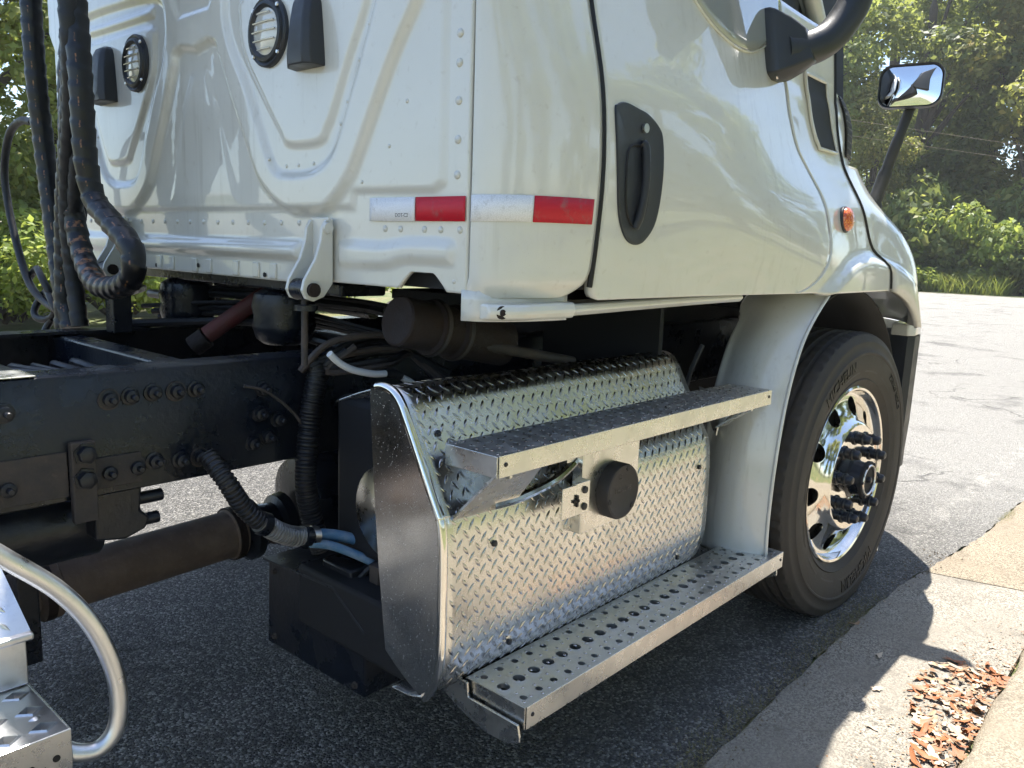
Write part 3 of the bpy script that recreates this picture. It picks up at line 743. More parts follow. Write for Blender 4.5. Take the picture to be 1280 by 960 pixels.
# sill pieces below the corner panel and door
def sill(x0, x1, zt0, zt1, zb0, zb1, out, name):
    g = MB(); n = 24; vs = []
    for i in range(n + 1):
        t = i / n; x = x0 + (x1 - x0) * t; zt = zt0 + (zt1 - zt0) * t; zb_ = zb0 + (zb1 - zb0) * t + .0
        y = side_y(max(x, -1.6), 1.17) + (.04 * max(0, (-1.76 - x) / .10) ** 2 if x < -1.76 else 0)
        for yy, zz in ((.03, zt), (out, zt - .002), (out - .006, (zt + zb_) / 2), (out + .002, zb_ + .004), (.03, zb_)): vs.append((x, y + yy, zz))
    g.add(vs, [(i * 5 + k, i * 5 + (k + 1) % 5, (i + 1) * 5 + (k + 1) % 5, (i + 1) * 5 + k) for i in range(n) for k in range(5)] + [(4, 3, 2, 1, 0), tuple(n * 5 + k for k in range(5))])
    return g.build(name, M['white'], truck, smooth=35, bevel=.004)
s1 = sill(-1.855, -1.628, 1.168, 1.170, 1.135, 1.133, .008, 'sill_cover')
MB().lathe([(.013, 0), (.013, .003), (.007, .004), (.006, .007)], (-1.83, side_y(-1.6, 1.17) + .03, 1.152), (-.35, -1, 0), 16).build('bolt', M['rust'], s1)
sill(-1.622, -.86, 1.164, 1.176, 1.136, 1.150, .022, 'door_sill')
g = MB(); g.grid(lambda u, v: (-1.846 + .22 * u, (-1.02 - .085 * (1 - (1 - u) ** 2) ** .5) + .012, 1.13 + .06 * v), 14, 3); g.build('corner_return', M['white'], truck, solid=-.006)

# --- door mirror bracket with its arm
y0 = side_y(-.72, 1.84)
g = MB()
prof = [(-.60 + (x_ + .695) * .92, 1.875 + (z_ - 1.85 + .012) * .88) for x_, z_ in [(-.838, 1.940), (-.76, 1.945), (-.665, 1.925), (-.58, 1.89), (-.57, 1.84), (-.645, 1.765), (-.735, 1.728), (-.80, 1.724), (-.832, 1.740)]]
vs = []; n = len(prof)
for k, (sc, off) in enumerate(((1.0, -.004), (1.0, .022), (.95, .036), (.74, .070), (.46, .10))):
    for (x, z) in prof:
        cx, cz = -.60, 1.87; vs.append((cx + (x - cx) * sc, side_y(x, z) - off, cz + (z - cz) * sc))
g.add(vs, [(k * n + i, k * n + (i + 1) % n, (k + 1) * n + (i + 1) % n, (k + 1) * n + i) for k in range(4) for i in range(n)] + [tuple(4 * n + i for i in range(n))])
mb = g.build('mirror_bracket', M['mount'], truck, smooth=35, bevel=.004)
MB().tube([(-.68, y0 - .03, 1.855), (-.62, y0 - .07, 1.865), (-.565, y0 - .11, 1.900), (-.52, y0 - .14, 1.965), (-.50, y0 - .16, 2.04), (-.49, y0 - .2, 2.25)], .047, 16, 8).build('mirror_arm', M['mount'], mb)
g = MB(); g.box((-.53, y0 - .42, 2.16), (-.41, y0 - .17, 2.62)); g.build('mirror_head', M['mount'], mb, bevel=.03, seg=4)
for x, z in ((-.705, 1.922), (-.70, 1.783)):
    MB().lathe([(.009, 0), (.007, .004)], (x, side_y(x, z) - .021, z), (0, -1, 0), 12).build('bolt', M['alu'], mb)
# --- hood mirror
hm = empty('hood_mirror', (0, 0, 0)); hm.parent = truck
def rr(w, hh, r, n=6):
    o = []
    for cx, cz, a0 in ((w/2 - r, hh/2 - r, 0), (-w/2 + r, hh/2 - r, 90), (-w/2 + r, -hh/2 + r, 180), (w/2 - r, -hh/2 + r, 270)):
        for k in range(n + 1): a = math.radians(a0 + 90 * k / n); o.append((cx + r * math.cos(a), cz + r * math.sin(a)))
    return o
MX = .40; MC = Vector((MX, -1.122, 1.937)); RZ = Euler((0, math.radians(4), math.radians(11))).to_matrix()
def ms(p): return MC + RZ @ Vector(p)
g = MB(); vs = []; st = [(.0, .212, .150), (-.012, .222, .160), (.012, .226, .164), (.045, .205, .146), (.075, .14, .10), (.085, .06, .05)]
o = [rr(w, hh, min(.045, hh * .33)) for _, w, hh in st]; n = len(o[0])
for k, (d, w, hh) in enumerate(st):
    for p in o[k]: vs.append(ms((d, p[0], p[1])))
g.add(vs, [(k * n + i, k * n + (i + 1) % n, (k + 1) * n + (i + 1) % n, (k + 1) * n + i) for k in range(5) for i in range(n)] + [tuple(5 * n + i for i in range(n))])
g.build('mirror_housing', M['black'], hm, smooth=50)
g = MB(); vs = []; base = rr(.208, .146, .044)
for sc, dd in ((1, .0), (.8, -.0035), (.6, -.0062), (.4, -.0082), (.2, -.0094), (0.01, -.0098)):
    for p in base: vs.append(ms((dd - .002, p[0] * sc, p[1] * sc)))
g.add(vs, [(k * n + i, k * n + (i + 1) % n, (k + 1) * n + (i + 1) % n, (k + 1) * n + i) for k in range(5) for i in range(n)] + [tuple(5 * n + i for i in range(n))])
g.build('mirror_glass', M['mirror'], hm, smooth=80)
MB().tube([(MX + .045, -1.128, 1.885), (MX + .03, -1.115, 1.84), (MX + .02, -1.09, 1.74), (MX + .03, -1.055, 1.62), (MX + .04, -1.02, 1.50), (MX + .05, -.99, 1.38)], [.018, .019, .021, .026, .034, .036], 14, 8).build('mirror_arm', M['black'], hm)

# --- bumper end
g = MB(); vs = []
pl = [(.675, -1.070), (.672, -1.140), (.70, -1.162), (.80, -1.155), (.98, -1.10), (1.14, -.98), (1.26, -.75), (1.32, -.35), (1.33, 0), (1.25, 0), (1.24, -.35), (1.17, -.70), (1.05, -.92), (.92, -1.03)]
MB().prism(pl, 2, .972, 1.022).build('bumper_top', M['white'], truck, smooth=30, bevel=.006)
lv = [(.972, 1.0, 0), (.90, 1.0, .004), (.60, .995, -.01), (.45, .985, -.03), (.37, .97, -.10)]
g = MB(); vs = []; n = len(pl)
for z, sc, dx in lv:
    for i, (x, y) in enumerate(pl): vs.append((x + .006 + (0 if i > 3 else -dx * .9), y * sc, z - .0015 - (.02 if i > 3 and z < .5 else 0)))
g.add(vs, [(k * n + i, (k + 1) * n + i, (k + 1) * n + (i + 1) % n, k * n + (i + 1) % n) for k in range(len(lv) - 1) for i in range(n)] + [tuple(range(n)), tuple((len(lv) - 1) * n + i for i in range(n - 1, -1, -1))])
g.build('bumper', M['black'], truck, smooth=30)
# wheel-arch liner
g = MB()
g.grid(lambda u, v: (.69 * math.cos(math.radians(25 + 92 * u)), -1.12 + .62 * v, .5 + .67 * math.sin(math.radians(25 + 92 * u))), 30, 4); g.build('arch_liner', M['dark'], truck, solid=.006)
# --- splash guard behind the wheel
def sg(u, v):
    xz = interp([(0, -.335), (.12, -.44), (.25, -.525), (.45, -.605), (.65, -.648), (.8, -.662), (1.0, -.655)], u)
    zz = interp([(0, 1.172), (.12, 1.10), (.25, 1.02), (.45, .86), (.65, .66), (.8, .50), (1.0, .335)], u)
    yi = interp([(0, -.90), (.10, -.905), (.16, -.93), (.25, -.93), (1, -.92)], u)
    y = -1.172 + (yi + 1.172) * v
    edge_ = -.022 * math.exp(-(v / .07) ** 2)            # rolled outer rim
    bulge = -.040 * math.sin(math.pi * min(1, v * 1.1)) ** 1.0
    return (xz + bulge - edge_ * .0 , y, zz - bulge * .2)
sgp = MB().grid(sg, 40, 26).build('splash_guard', M['white'], truck, smooth=60, solid=-.006)
MB().tube([sg(u / 24, .004) for u in range(25)], .006, 8, 1).build('rolled_edge', M['white'], sgp)
MB().box((-.60, -1.165, 1.172), (-.34, -.93, 1.186)).build('guard_bracket', M['white_flat'], sgp, bevel=.003)
MB().tube([(-.70, -.925, 1.00), (-.735, -.90, .88), (-.75, -.90, .70)], .008, 6, 4).build('edge_seal', M['black'], sgp)

# --- front wheel
WY = -1.17
wheel = empty('wheel', (0, 0, 0)); wheel.parent = truck
TW = -1.055
prof = []
half = [(.326, -.112), (.338, -.124), (.352, -.1335), (.356, -.1375), (.360, -.1345), (.385, -.1425), (.42, -.1475), (.447, -.1465), (.451, -.150), (.457, -.1495), (.461, -.1455), (.482, -.1405), (.489, -.1425), (.497, -.140), (.501, -.136), (.510, -.132), (.519, -.1265), (.5235, -.119), (.5255, -.110)]
tread = []
for c in (-.085, -.042, 0, .042, .085):
    tread += [(.5265, c - .010), (.513, c - .0045), (.513, c + .0045), (.5265, c + .010)]
prof = half + tread + [(r, -y) for r, y in reversed(half)]
nh = len(half)
def rad(j, i):
    if j in (nh - 1, nh - 2): return -.0045 if (i // 2) % 2 else 0
    if j in (nh, nh + 3, nh + 4): return -.003 if (i // 2) % 2 else 0
    return 0
g = MB(); g.lathe(prof, (0, TW, 0), (0, 1, 0), 288, caps=False, rad=rad)
g.v = [(x, y + (-.010 * sstep(-.30, -.53, z) if y < TW else .010 * sstep(-.30, -.53, z)) , max(.0, z + .502)) for x, y, z in g.v]
g.build('tyre', M['tyre'], wheel, smooth=35)
CZ = .502
rim = MB()
rim.lathe([(.333, -1.166), (.331, -1.175), (.324, -1.179), (.316, -1.176), (.311, -1.166), (.307, -1.152), (.301, -1.145), (.290, -1.143), (.272, -1.147), (.245, -1.157), (.220, -1.171), (.206, -1.186), (.199, -1.197), (.192, -1.201), (.080, -1.201), (.076, -1.198), (.076, -1.172), (.185, -1.172), (.205, -1.160), (.235, -1.140), (.262, -1.128), (.285, -1.123), (.298, -1.11), (.304, -.96), (.332, -.95), (.336, -.96), (.318, -1.10), (.326, -1.155)],
          (0, 0, CZ), (0, 1, 0), 120, closed=True)
rimo = rim.build('rim', M['poly'], wheel, smooth=28)
cut = MB()
for k in range(10):
    a = math.radians(9 + 36 * k); cut.cyl((.254 * math.cos(a), -1.30, CZ + .254 * math.sin(a)), (.254 * math.cos(a), -1.0, CZ + .254 * math.sin(a)), .034, 32)
co = cut.build('cutter', None, None, smooth=0)
md = rimo.modifiers.new('holes', 'BOOLEAN'); md.operation = 'DIFFERENCE'; md.object = co; md.solver = 'EXACT'
apply_mods(rimo); bpy.data.objects.remove(co)
rimo.data.polygons.foreach_set('use_smooth', [True] * len(rimo.data.polygons)); rimo.data.set_sharp_from_angle(angle=math.radians(28))
MB().lathe([(.30, -1.075), (.30, -1.065)], (0, 0, CZ), (0, 1, 0), 40).build('brake_drum', M['dark'], wheel)
# lug nut covers: flanged caps
nut = MB(); nut.lathe([(.0255, 0), (.0255, .005), (.0195, .008), (.0195, .024), (.0220, .027), (.0220, .032), (.0175, .036), (.0160, .050), (.012, .056), (0, .058)], (0, 0, 0), (0, -1, 0), 12, caps=False)
nut_me = nut.mesh('lug_nut', M['frame'], 35)
for k in range(10):
    a = math.radians(27 + 36 * k); inst(nut_me, 'lug_nut', wheel, (.150 * math.cos(a), -1.2008, CZ + .150 * math.sin(a)))
hub = MB().lathe([(.076, -.02), (.076, .000), (.064, .006), (.058, .042), (.056, .046), (.052, .048)], (0, -1.2005, CZ), (0, -1, 0), 40).build('hub_cap', M['frame'], wheel)
MB().lathe([(.068, .056), (.068, .066), (.064, .069), (.046, .068), (.043, .064), (.0, .0635)], (0, -1.1885, CZ), (0, -1, 0), 48, caps=True).build('hub_ring', M['gasket'], wheel)
MB().lathe([(.050, .0685), (.052, .072), (.055, .072), (.057, .0685)], (0, -1.1885, CZ), (0, -1, 0), 48, caps=False).build('hub_bezel', M['alu'], wheel)
MB().lathe([(.012, .063), (.012, .073), (.009, .077), (0, .078)], (0, -1.1885, CZ), (0, -1, 0), 6, caps=False).build('hub_plug', M['frame'], wheel)
for k in range(6):
    a = math.radians(60 * k); MB().lathe([(.006, 0), (.005, .005)], (.062 * math.cos(a), -1.2570, CZ + .062 * math.sin(a)), (0, -1, 0), 6).build('bolt', M['frame'], wheel)
# raised sidewall lettering bent round the tyre
def sidewall_text(body, size, r0, ang, spacing=1.0, squash=1.0):
    me = text_mesh(body, size, .0022, spacing)
    for v in me.vertices:
        a = math.radians(ang) - v.co.x / r0; r = r0 + v.co.y * squash
        # follow the bulge
        yy = interp([(.338, -.124), (.385, -.1425), (.42, -.1475), (.447, -.1465), (.482, -.1405)], r)
        v.co = (r * math.cos(a), TW + yy - v.co.z - .0006 - .010 * sstep(-.30, -.53, r * math.sin(a)), CZ + r * math.sin(a))
    me.materials.append(M['emboss']); o = bpy.data.objects.new('sidewall_lettering', me); COL.objects.link(o); o.parent = wheel; return o
sidewall_text('MICHELIN', .060, .416, -73, 1.08)
sidewall_text('275/80 R22.5', .034, .428, 42, 1.05)
sidewall_text('MICHELIN', .052, .418, 118, 1.05)
for k in range(44):     # moulded ticks near the bead
    pass
def ring_dash(a, w, r):
    g = MB(); vs = []
    n = 6
    for i in range(n + 1):
        t = math.radians(a + w * i / n)
        for rr_ in (r, r + .006):
            yy = interp([(.338, -.124), (.385, -.1425), (.42, -.1475)], rr_); vs.append((rr_ * math.cos(t), TW + yy - .0014 - .010 * sstep(-.30, -.53, rr_ * math.sin(t)), CZ + rr_ * math.sin(t)))
    g.add(vs, [(2 * i, 2 * i + 2, 2 * i + 3, 2 * i + 1) for i in range(n)]); return g
for a in range(0, 360, 24): ring_dash(a, 17, .385).build('moulded_line', M['emboss'], wheel, smooth=0)
STEER = Matrix.Rotation(math.radians(-3), 3, 'Z'); piv = Vector((0, -1.0, 0))
wheel.rotation_euler = (0, 0, math.radians(-3)); wheel.location = piv - STEER @ piv
# left front wheel shares the meshes
wl2 = empty('wheel'); wl2.parent = truck; wl2.scale = (1, -1, 1)
for ch in list(wheel.children):
    if ch.name.split('.')[0] in ('tyre', 'rim', 'hub_cap', 'brake_drum'):
        c_ = ch.copy(); COL.objects.link(c_); c_.parent = wl2
MB().cyl((0, -1.06, CZ), (0, 1.06, CZ), .055, 16).build('front_axle', M['dark'], truck)

# --- tread plate cover over the side equipment
CP = [(-.700, .930), (-.78, .960), (-.838, .978), (-.868, .986), (-.890, .985), (-.910, .978), (-.928, .962), (-.948, .930), (-1.040, .768), (-1.050, .748), (-1.056, .722), (-1.060, .66), (-1.061, .50), (-1.058, .45), (-1.048, .41), (-1.030, .372), (-1.000, .348), (-.96, .335), (-.90, .33)]
cpd = []                                     # densified outline with arc length
_c = [Vector((0, a, b)) for a, b in CP]
cc = catmull(_c, 4); ss = [0]
for i in range(1, len(cc)): ss.append(ss[-1] + (cc[i] - cc[i - 1]).length)
def on_cover(s):
    s = min(max(s, 0), ss[-1] - 1e-6)
    for i in range(len(ss) - 1):
        if s <= ss[i + 1]:
            t = (s - ss[i]) / (ss[i + 1] - ss[i]); p = cc[i].lerp(cc[i + 1], t); d = (cc[i + 1] - cc[i]).normalized()
            return p, Vector((0, d.z, -d.y)) if False else Vector((0, -abs(d.z) if d.z < 0 else d.z, 0)), d
X0, X1 = -1.925, -.855
g = MB(); nX = 40; vs = []
for p in cc:
    for i in range(nX + 1): vs.append((X0 + (X1 - X0) * i / nX, p.y, p.z))
g.add(vs, [(j * (nX + 1) + i, j * (nX + 1) + i + 1, (j + 1) * (nX + 1) + i + 1, (j + 1) * (nX + 1) + i) for j in range(len(cc) - 1) for i in range(nX)])
# gentle oil-canning of the sheet
g.v = [(x, y + .0015 * math.sin(x * 9 + z * 11), z + .0012 * math.sin(x * 13)) for x, y, z in g.v]
cover = g.build('equipment_cover', M['tread'], truck, smooth=60, solid=-.004)
# raised lugs
lugs = MB(); p_ = .0345; srt, send = .02, ss[-1] - .04
def lug(x, s, ang, ln=.0135, w=.0036, hgt=.0022):
    p, _, d = on_cover(s); nrm_ = Vector((0, d.z, -d.y)); nrm_ = nrm_ if nrm_.y < 0 or (abs(nrm_.y) < .5 and nrm_.z > 0) else -nrm_
    if nrm_.y > 0: nrm_ = -nrm_
    ex = Vector((1, 0, 0)); es = d
    a = ex * math.cos(ang) + es * math.sin(ang); b = -ex * math.sin(ang) + es * math.cos(ang)
    o = Vector((x, p.y + .0015 * math.sin(x * 9 + p.z * 11), p.z + .0012 * math.sin(x * 13))) + nrm_ * .0003
    base = [a * ln, a * ln * .5 + b * w * .85, b * w * 1.05, -a * ln * .5 + b * w * .85, -a * ln, -a * ln * .5 - b * w * .85, -b * w * 1.05, a * ln * .5 - b * w * .85]
    top = [a * ln * .55, b * w * .35, -a * ln * .55, -b * w * .35]
    vs = [o + q for q in base] + [o + q + nrm_ * hgt for q in top]
    fs = [(0, 1, 8), (1, 2, 9, 8), (2, 3, 10, 9), (3, 4, 10), (4, 5, 10), (5, 6, 11, 10), (6, 7, 8, 11), (7, 0, 8), (8, 9, 10, 11)]
    lugs.add(vs, fs)
nxl = int((X1 - X0 - .03) / p_)
for j in range(int((send - srt) / p_)):
    for i in range(nxl):
        lug(X0 + .022 + i * p_, srt + j * p_, math.radians(52)); lug(X0 + .022 + (i + .5) * p_, srt + (j + .5) * p_, math.radians(-52 + 90 + 0) - math.radians(90) + math.radians(0))
lo = lugs.build('raised_tread_pattern', M['lug'], cover, smooth=60); lo['kind'] = 'stuff'
# end plate and its rounded edge trim
prof = [(p.y, p.z) for p in cc if p.z > .3 and True]
inner = [(-.895, .42), (-.888, .47), (-.870, .60), (-.855, .74), (-.842, .90), (-.838, .955)]
ep = [(y, z) for y, z in prof if y <= -.838 + .001] 
ep = [q for q in ep if not (q[1] < .372 and q[0] > -1.02)] + [(-1.0, .362), (-.965, .378), (-.925, .40)] + inner
g = MB(); g.prism(ep, 0, X0 - .012, X0 + .002); endp = g.build('end_plate', M['endp'], cover, smooth=30, bevel=.002)
MB().tube([(X0 - .008, y * 1.0 - .001, z + .001) for y, z in [(p.y, p.z) for p in cc] if y <= -.85 and not (z < .355 and y > -1.01)], .010, 12, 1).build('edge_trim', M['poly'], cover)
for x, s in ((-1.80, .62), (-1.75, .60)): pass
def cover_bolt(x, z):
    # find the outline at height z on the outer face
    y = min(p.y + abs(p.z - z) * 4 for p in cc)
    y = [p.y for p in sorted(cc, key=lambda p: abs(p.z - z)) if p.y < -.9][0]
    nn = Vector((0, -1, .5 if z > .77 else 0)).normalized()
    b_ = MB().lathe([(.013, 0), (.013, .003), (.0085, .004)], (x, y + .001, z), nn, 16).build('washer', M['alu'], cover)
    MB().lathe([(.0075, .003), (.0075, .009), (.006, .010)], (x, y + .001, z), nn, 6).build('bolt', M['frame'], cover)
for x, z in ((-1.79, .668), (-1.87, .895), (-.925, .675), (-1.14, .915), (-1.72, .42), (-1.0, .42)): cover_bolt(x, z)
# back of the cover interior: dark tank
MB().lathe([(.0, 0), (.10, .01), (.14, .04), (.145, .06), (.145, .9), (.12, .94)], (-1.80, -.70, .64), (1, 0, 0), 32, caps=False).build('air_tank', M['alu'], truck)
MB().box((-1.86, -.90, .30), (-.88, -.45, .46)).build('tank_tray', M['dark'], truck, bevel=.01)
MB().box((-1.78, -.86, .50), (-.9, -.50, .90)).build('equipment_core', M['dark'], truck, bevel=.02)

# --- cab steps: perforated aluminium
def step_tread(x0, x1, yi, yo, z, name, rows_, thick=.048):
    root = empty(name); root.parent = truck
    g = MB(); seg = 16
    W_ = yi - yo; nr = len(rows_); cw = W_ / nr
    for rI, (r, pitch, off, lip) in enumerate(rows_):
        yc = yo + (rI + .5) * cw; n_ = int(round((x1 - x0) / pitch)); pw = (x1 - x0) / n_
        for i in range(n_):
            xc = x0 + (i + .5) * pw
            rr_ = r if (i + off) % 2 == 0 or off < 0 else r * .55
            hx = xc
            # cell ring
            sq = []; ci = []; cl = []
            for k in range(seg):
                a = 2 * math.pi * (k + .5) / seg; c_, s_ = math.cos(a), math.sin(a); m_ = max(abs(c_), abs(s_))
                sq.append((hx + c_ / m_ * pw / 2, yc + s_ / m_ * cw / 2, z))
                cl.append((hx + c_ * (rr_ + .006), yc + s_ * (rr_ + .006), z)); ci.append((hx + c_ * rr_, yc + s_ * rr_, z + lip))
            dn = [(p[0], p[1], z - .010) for p in ci]
            # cell corners
            cr = [(hx + sx * pw / 2, yc + sy * cw / 2, z) for sx, sy in ((1, 1), (-1, 1), (-1, -1), (1, -1))]
            vs = cr + cl + ci + dn; fs = []
            q = seg // 4
            for k in range(seg):
                fs += [(4 + k, 4 + (k + 1) % seg, 4 + seg + (k + 1) % seg, 4 + seg + k), (4 + seg + k, 4 + seg + (k + 1) % seg, 4 + 2 * seg + (k + 1) % seg, 4 + 2 * seg + k)]
            for c4 in range(4):
                ks = [(c4 * q + t) % seg for t in range(q)]
                fs.append(tuple([c4] + [4 + k for k in reversed(ks)]))
                nk = ((c4 + 1) * q) % seg
                fs.append((c4, (c4 + 1) % 4, 4 + nk, 4 + ks[-1]))
            g.add(vs, fs)
    tr = g.build('tread_plate', M['step'], root, smooth=40)
    MB().box((x0 + .0005, yo - .003, z - thick), (x1 - .0005, yo - .0002, z + .002)).build('front_lip', M['alu'], root, smooth=0, bevel=.0012)
    for xa, xb in ((x0 - .003, x0 - .0002), (x1 + .0002, x1 + .003)):
        MB().box((xa, yo, z - thick), (xb, yi, z + .0005)).build('end_lip', M['alu'], root, smooth=0, bevel=.001)
    MB().box((x0 + .01, yo + .006, z - thick + .004), (x1 - .01, yi - .004, z - thick + .008)).build('underside', M['dark'], root, smooth=0)
    for xx in (x0 + .018, x1 - .018):
        MB().lathe([(.005, 0), (.004, .002)], (xx, yo - .003, z - thick / 2 + .004), (0, -1, 0), 10).build('screw', M['frame'], root)
    # pressed dimples between the holes
    d = MB(); n_ = int((x1 - x0) / .0265)
    for i in range(n_):
        for k in range(5):
            xx = x0 + (i + .5 + .5 * (k % 2)) * .0265; yy = yo + (k + .5) * W_ / 5 + .006 * math.sin(i * 2.1)
            if xx < x1 - .01: d.lathe([(.004, 0), (.0026, .0012), (0, .0015)], (xx, yy, z + .0001), (0, 0, 1), 6, caps=False)
    dm = d.build('grip_dimples', M['lug'], root, smooth=60); dm['kind'] = 'stuff'
    return root
rows_a = [(.0085, .049, -1, .0005), (.0140, .049, -1, .0015), (.0085, .049, -1, .0005)]
rows_b = [(.0055, .042, -1, .0012), (.0060, .042, -1, .0012), (.0055, .042, -1, .0012), (.0060, .042, -1, .0012)]
lstep = step_tread(-1.825, -.592, -1.031, -1.198, .368, 'cab_step', rows_a)
ustep = step_tread(-1.893, -.705, -1.022, -1.162, .890, 'cab_step', rows_b, .042)
# lower step hangers
for x in (-1.84, -.62):
    g = MB(); g.prism([(-.93, .365), (-1.046, .366), (-1.05, .335), (-1.19, .332), (-1.196, .308), (-1.196, .296), (-1.165, .280), (-1.10, .278), (-1.04, .292), (-.98, .318), (-.93, .34)], 0, x, x + .006)
    g.build('hanger', M['alu'], lstep, smooth=0, bevel=.0015)
MB().box((-1.82, -1.05, .300), (-.62, -1.0, .345)).build('hanger_rail', M['frame'], lstep, smooth=0)
# upper step brackets: bent arms
for x, wd in ((-1.845, 1), (-.80, .35)):
    g = MB(); g.prism([(-.975, .885), (-1.15, .846), (-1.15, .836), (-1.09, .815), (-1.05, .775), (-1.045, .745), (-1.03, .765)], 0, x, x + .008); g.build('bracket_web', M['alu'], ustep, smooth=0, bevel=.0015)
    g = MB(); g.add([(x - .06 * wd, -1.053, .74 + .05 * (1 - wd)), (x + .12 * wd, -1.056, .735 + .06 * (1 - wd)), (x + .10 * wd, -1.15, .845), (x - .045 * wd, -1.15, .845)], [(0, 1, 2, 3)]); 
    g.build('bracket_plate', M['alu'], ustep, smooth=0, solid=.005)
MB().tube([(-1.80, -1.066, .752), (-1.72, -1.068, .752), (-1.60, -1.068, .768), (-1.52, -1.066, .80)], .010, 8, 5).build('bracket_edge', M['poly'], ustep)
# socket plate with round cap
sp_ = empty('socket_mount'); sp_.parent = truck
MB().box((-1.520, -1.088, .628), (-1.290, -1.083, .838)).build('mount_plate', M['alu'], sp_, smooth=0, bevel=.001)
MB().box((-1.524, -1.088, .628), (-1.520, -1.060, .838)).build('mount_flange', M['alu'], sp_, smooth=0, bevel=.001)
MB().box((-1.56, -1.070, .80), (-1.526, -1.066, .838)).build('mount_rear', M['alu'], sp_, smooth=0)
cap = MB().lathe([(.068, 0), (.068, .028), (.065, .033), (.059, .0335), (.057, .032), (.0, .032)], (-1.400, -1.088, .712), (0, -1, 0), 48, caps=False).build('socket_cap', M['capface'], sp_, smooth=40)
for a in (75, 195, 315):
    x, z = -1.400 + .058 * math.cos(math.radians(a)), .712 + .058 * math.sin(math.radians(a)); MB().lathe([(.008, 0), (.006, .003)], (x, -1.1195, z), (0, -1, 0), 10).build('cap_screw', M['seal'], sp_)
for body, dz, sz, dx in (('PHILLIPS', .006, .0185, 0), ('12', .038, .019, -.014), ('24 V', -.022, .011, .005)):
    if body == '24 V': continue
    me = text_mesh(body, sz, .0006); me.materials.append(M['capletter']); inst(me, 'cap_lettering', sp_, (-1.400 + dx, -1.1203, .712 + dz), (math.radians(90), 0, 0))
MB().box((-1.625, -1.112, .690), (-1.575, -1.109, .762)).build('angle_plate', M['alu'], sp_, smooth=0, bevel=.001)
MB().box((-1.575, -1.112, .690), (-1.527, -1.106, .764)).build('angle_plate', M['alu'], sp_, smooth=0, bevel=.001)
MB().box((-1.529, -1.112, .690), (-1.525, -1.086, .764)).build('angle_plate', M['alu'], sp_, smooth=0, bevel=.001)
for z in (.706, .745): MB().lathe([(.009, 0), (.008, .004), (.004, .005)], (-1.545, -1.1121, z), (0, -1, 0), 12).build('cap_screw', M['dusty'], sp_)
MB().box((-1.588, -1.117, .722), (-1.568, -1.1125, .728)).build('catch', M['seal'], sp_, smooth=0)
MB().box((-1.578, -1.117, .712), (-1.572, -1.1125, .738)).build('catch', M['seal'], sp_, smooth=0)

# --- frame rails
def rail(sy):
    root = empty('frame_rail'); root.parent = truck
    y = sy * .430; s = -sy
    g = MB()
    pr = [(y, .735), (y, .982), (y + s * .004, .990), (y + s * .010, .993), (y + s * .090, .993), (y + s * .090, .985), (y + s * .012, .985), (y + s * .008, .980), (y + s * .008, .744), (y + s * .090, .744), (y + s * .090, .735), (y + s * .006, .731)]
    g.prism(pr, 0, -4.6, .95); g.build('web', M['frame'], root, smooth=30); return root
rr_ = rail(-1); rl_ = rail(1)
bolt_me = MB().lathe([(.020, 0), (.020, .004), (.0145, .005), (.0145, .018), (.010, .020), (.0065, .020), (.0065, .032), (.005, .034)], (0, 0, 0), (0, -1, 0), 12).mesh('bolt', M['frame'], 35)
hex_me = MB().lathe([(.024, 0), (.024, .004), (.018, .0045), (.018, .019), (.014, .021)], (0, 0, 0), (0, -1, 0), 6).mesh('bolt', M['frame'], 35)
for i, (x, z) in enumerate([(-2.297, .935), (-2.253, .937), (-2.205, .940), (-2.154, .937), (-2.108, .937), (-2.490, .930), (-2.305, .780), (-2.247, .781), (-2.207, .788), (-2.148, .780), (-2.103, .779), (-2.494, .782), (-2.54, .93), (-2.56, .782), (-1.95, .86), (-1.93, .80), (-1.94, .92), (-1.90, .84), (-1.97, .79)]):
    inst(bolt_me, 'bolt', rr_, (x, -.430, z), (0, random.uniform(0, 1), 0))
rw_me = MB().lathe([(.023, 0), (.023, .003)], (0, 0, 0), (0, -1, 0), 16).mesh('washer', M['dusty'], 35)
for x, z in ((-2.297, .935), (-2.154, .937), (-2.247, .781), (-2.103, .779), (-2.494, .782)): inst(rw_me, 'washer', rr_, (x, -.4302, z))
strap = MB().box((-2.382, -.452, .688), (-2.334, -.4335, .858)).build('spring_strap', M['dusty'], rr_, smooth=0, bevel=.003)
inst(hex_me, 'bolt', rr_, (-2.356, -.452, .833)); inst(hex_me, 'bolt', rr_, (-2.358, -.452, .781))
MB().box((-2.90, -.4365, .745), (-2.384, -.4315, .838)).build('painted_bounce_plate', M['dusty'], rr_, smooth=0, bevel=.002)  # brown plates added: bounce light on the lower rail put into their colour
MB().box((-2.332, -.4365, .748), (-2.236, -.4315, .815)).build('painted_bounce_plate', M['dusty'], rr_, smooth=0, bevel=.002)
# cross members
def cross(x0, x1, z0, z1): return MB().box((x0, -.42, z0), (x1, .42, z1)).build('crossmember', M['frame'], truck, smooth=0, bevel=.006)
cross(-2.125, -2.055, .80, .982); cross(-2.48, -2.405, .80, .984); cross(-1.35, -1.25, .75, .97); cross(-3.2, -3.1, .8, .98); cross(-.1, .1, .72, .95)
MB().box((-2.9, -.43, .9945), (-2.43, -.335, .9975)).build('deck_plate', M['alu'], truck, smooth=0, bevel=.001)
for k in range(7):     # lines and clutter between the rails
    x = -2.38 + .05 * k
    MB().tube([(x, -.30 + .05 * k, .90), (x + .06, -.1, .94 - .01 * k), (x - .02, .12, .93), (x + .05, .33, .90)], .009 + .002 * (k % 3), 8, 5).build('cable', M['hose'], truck)
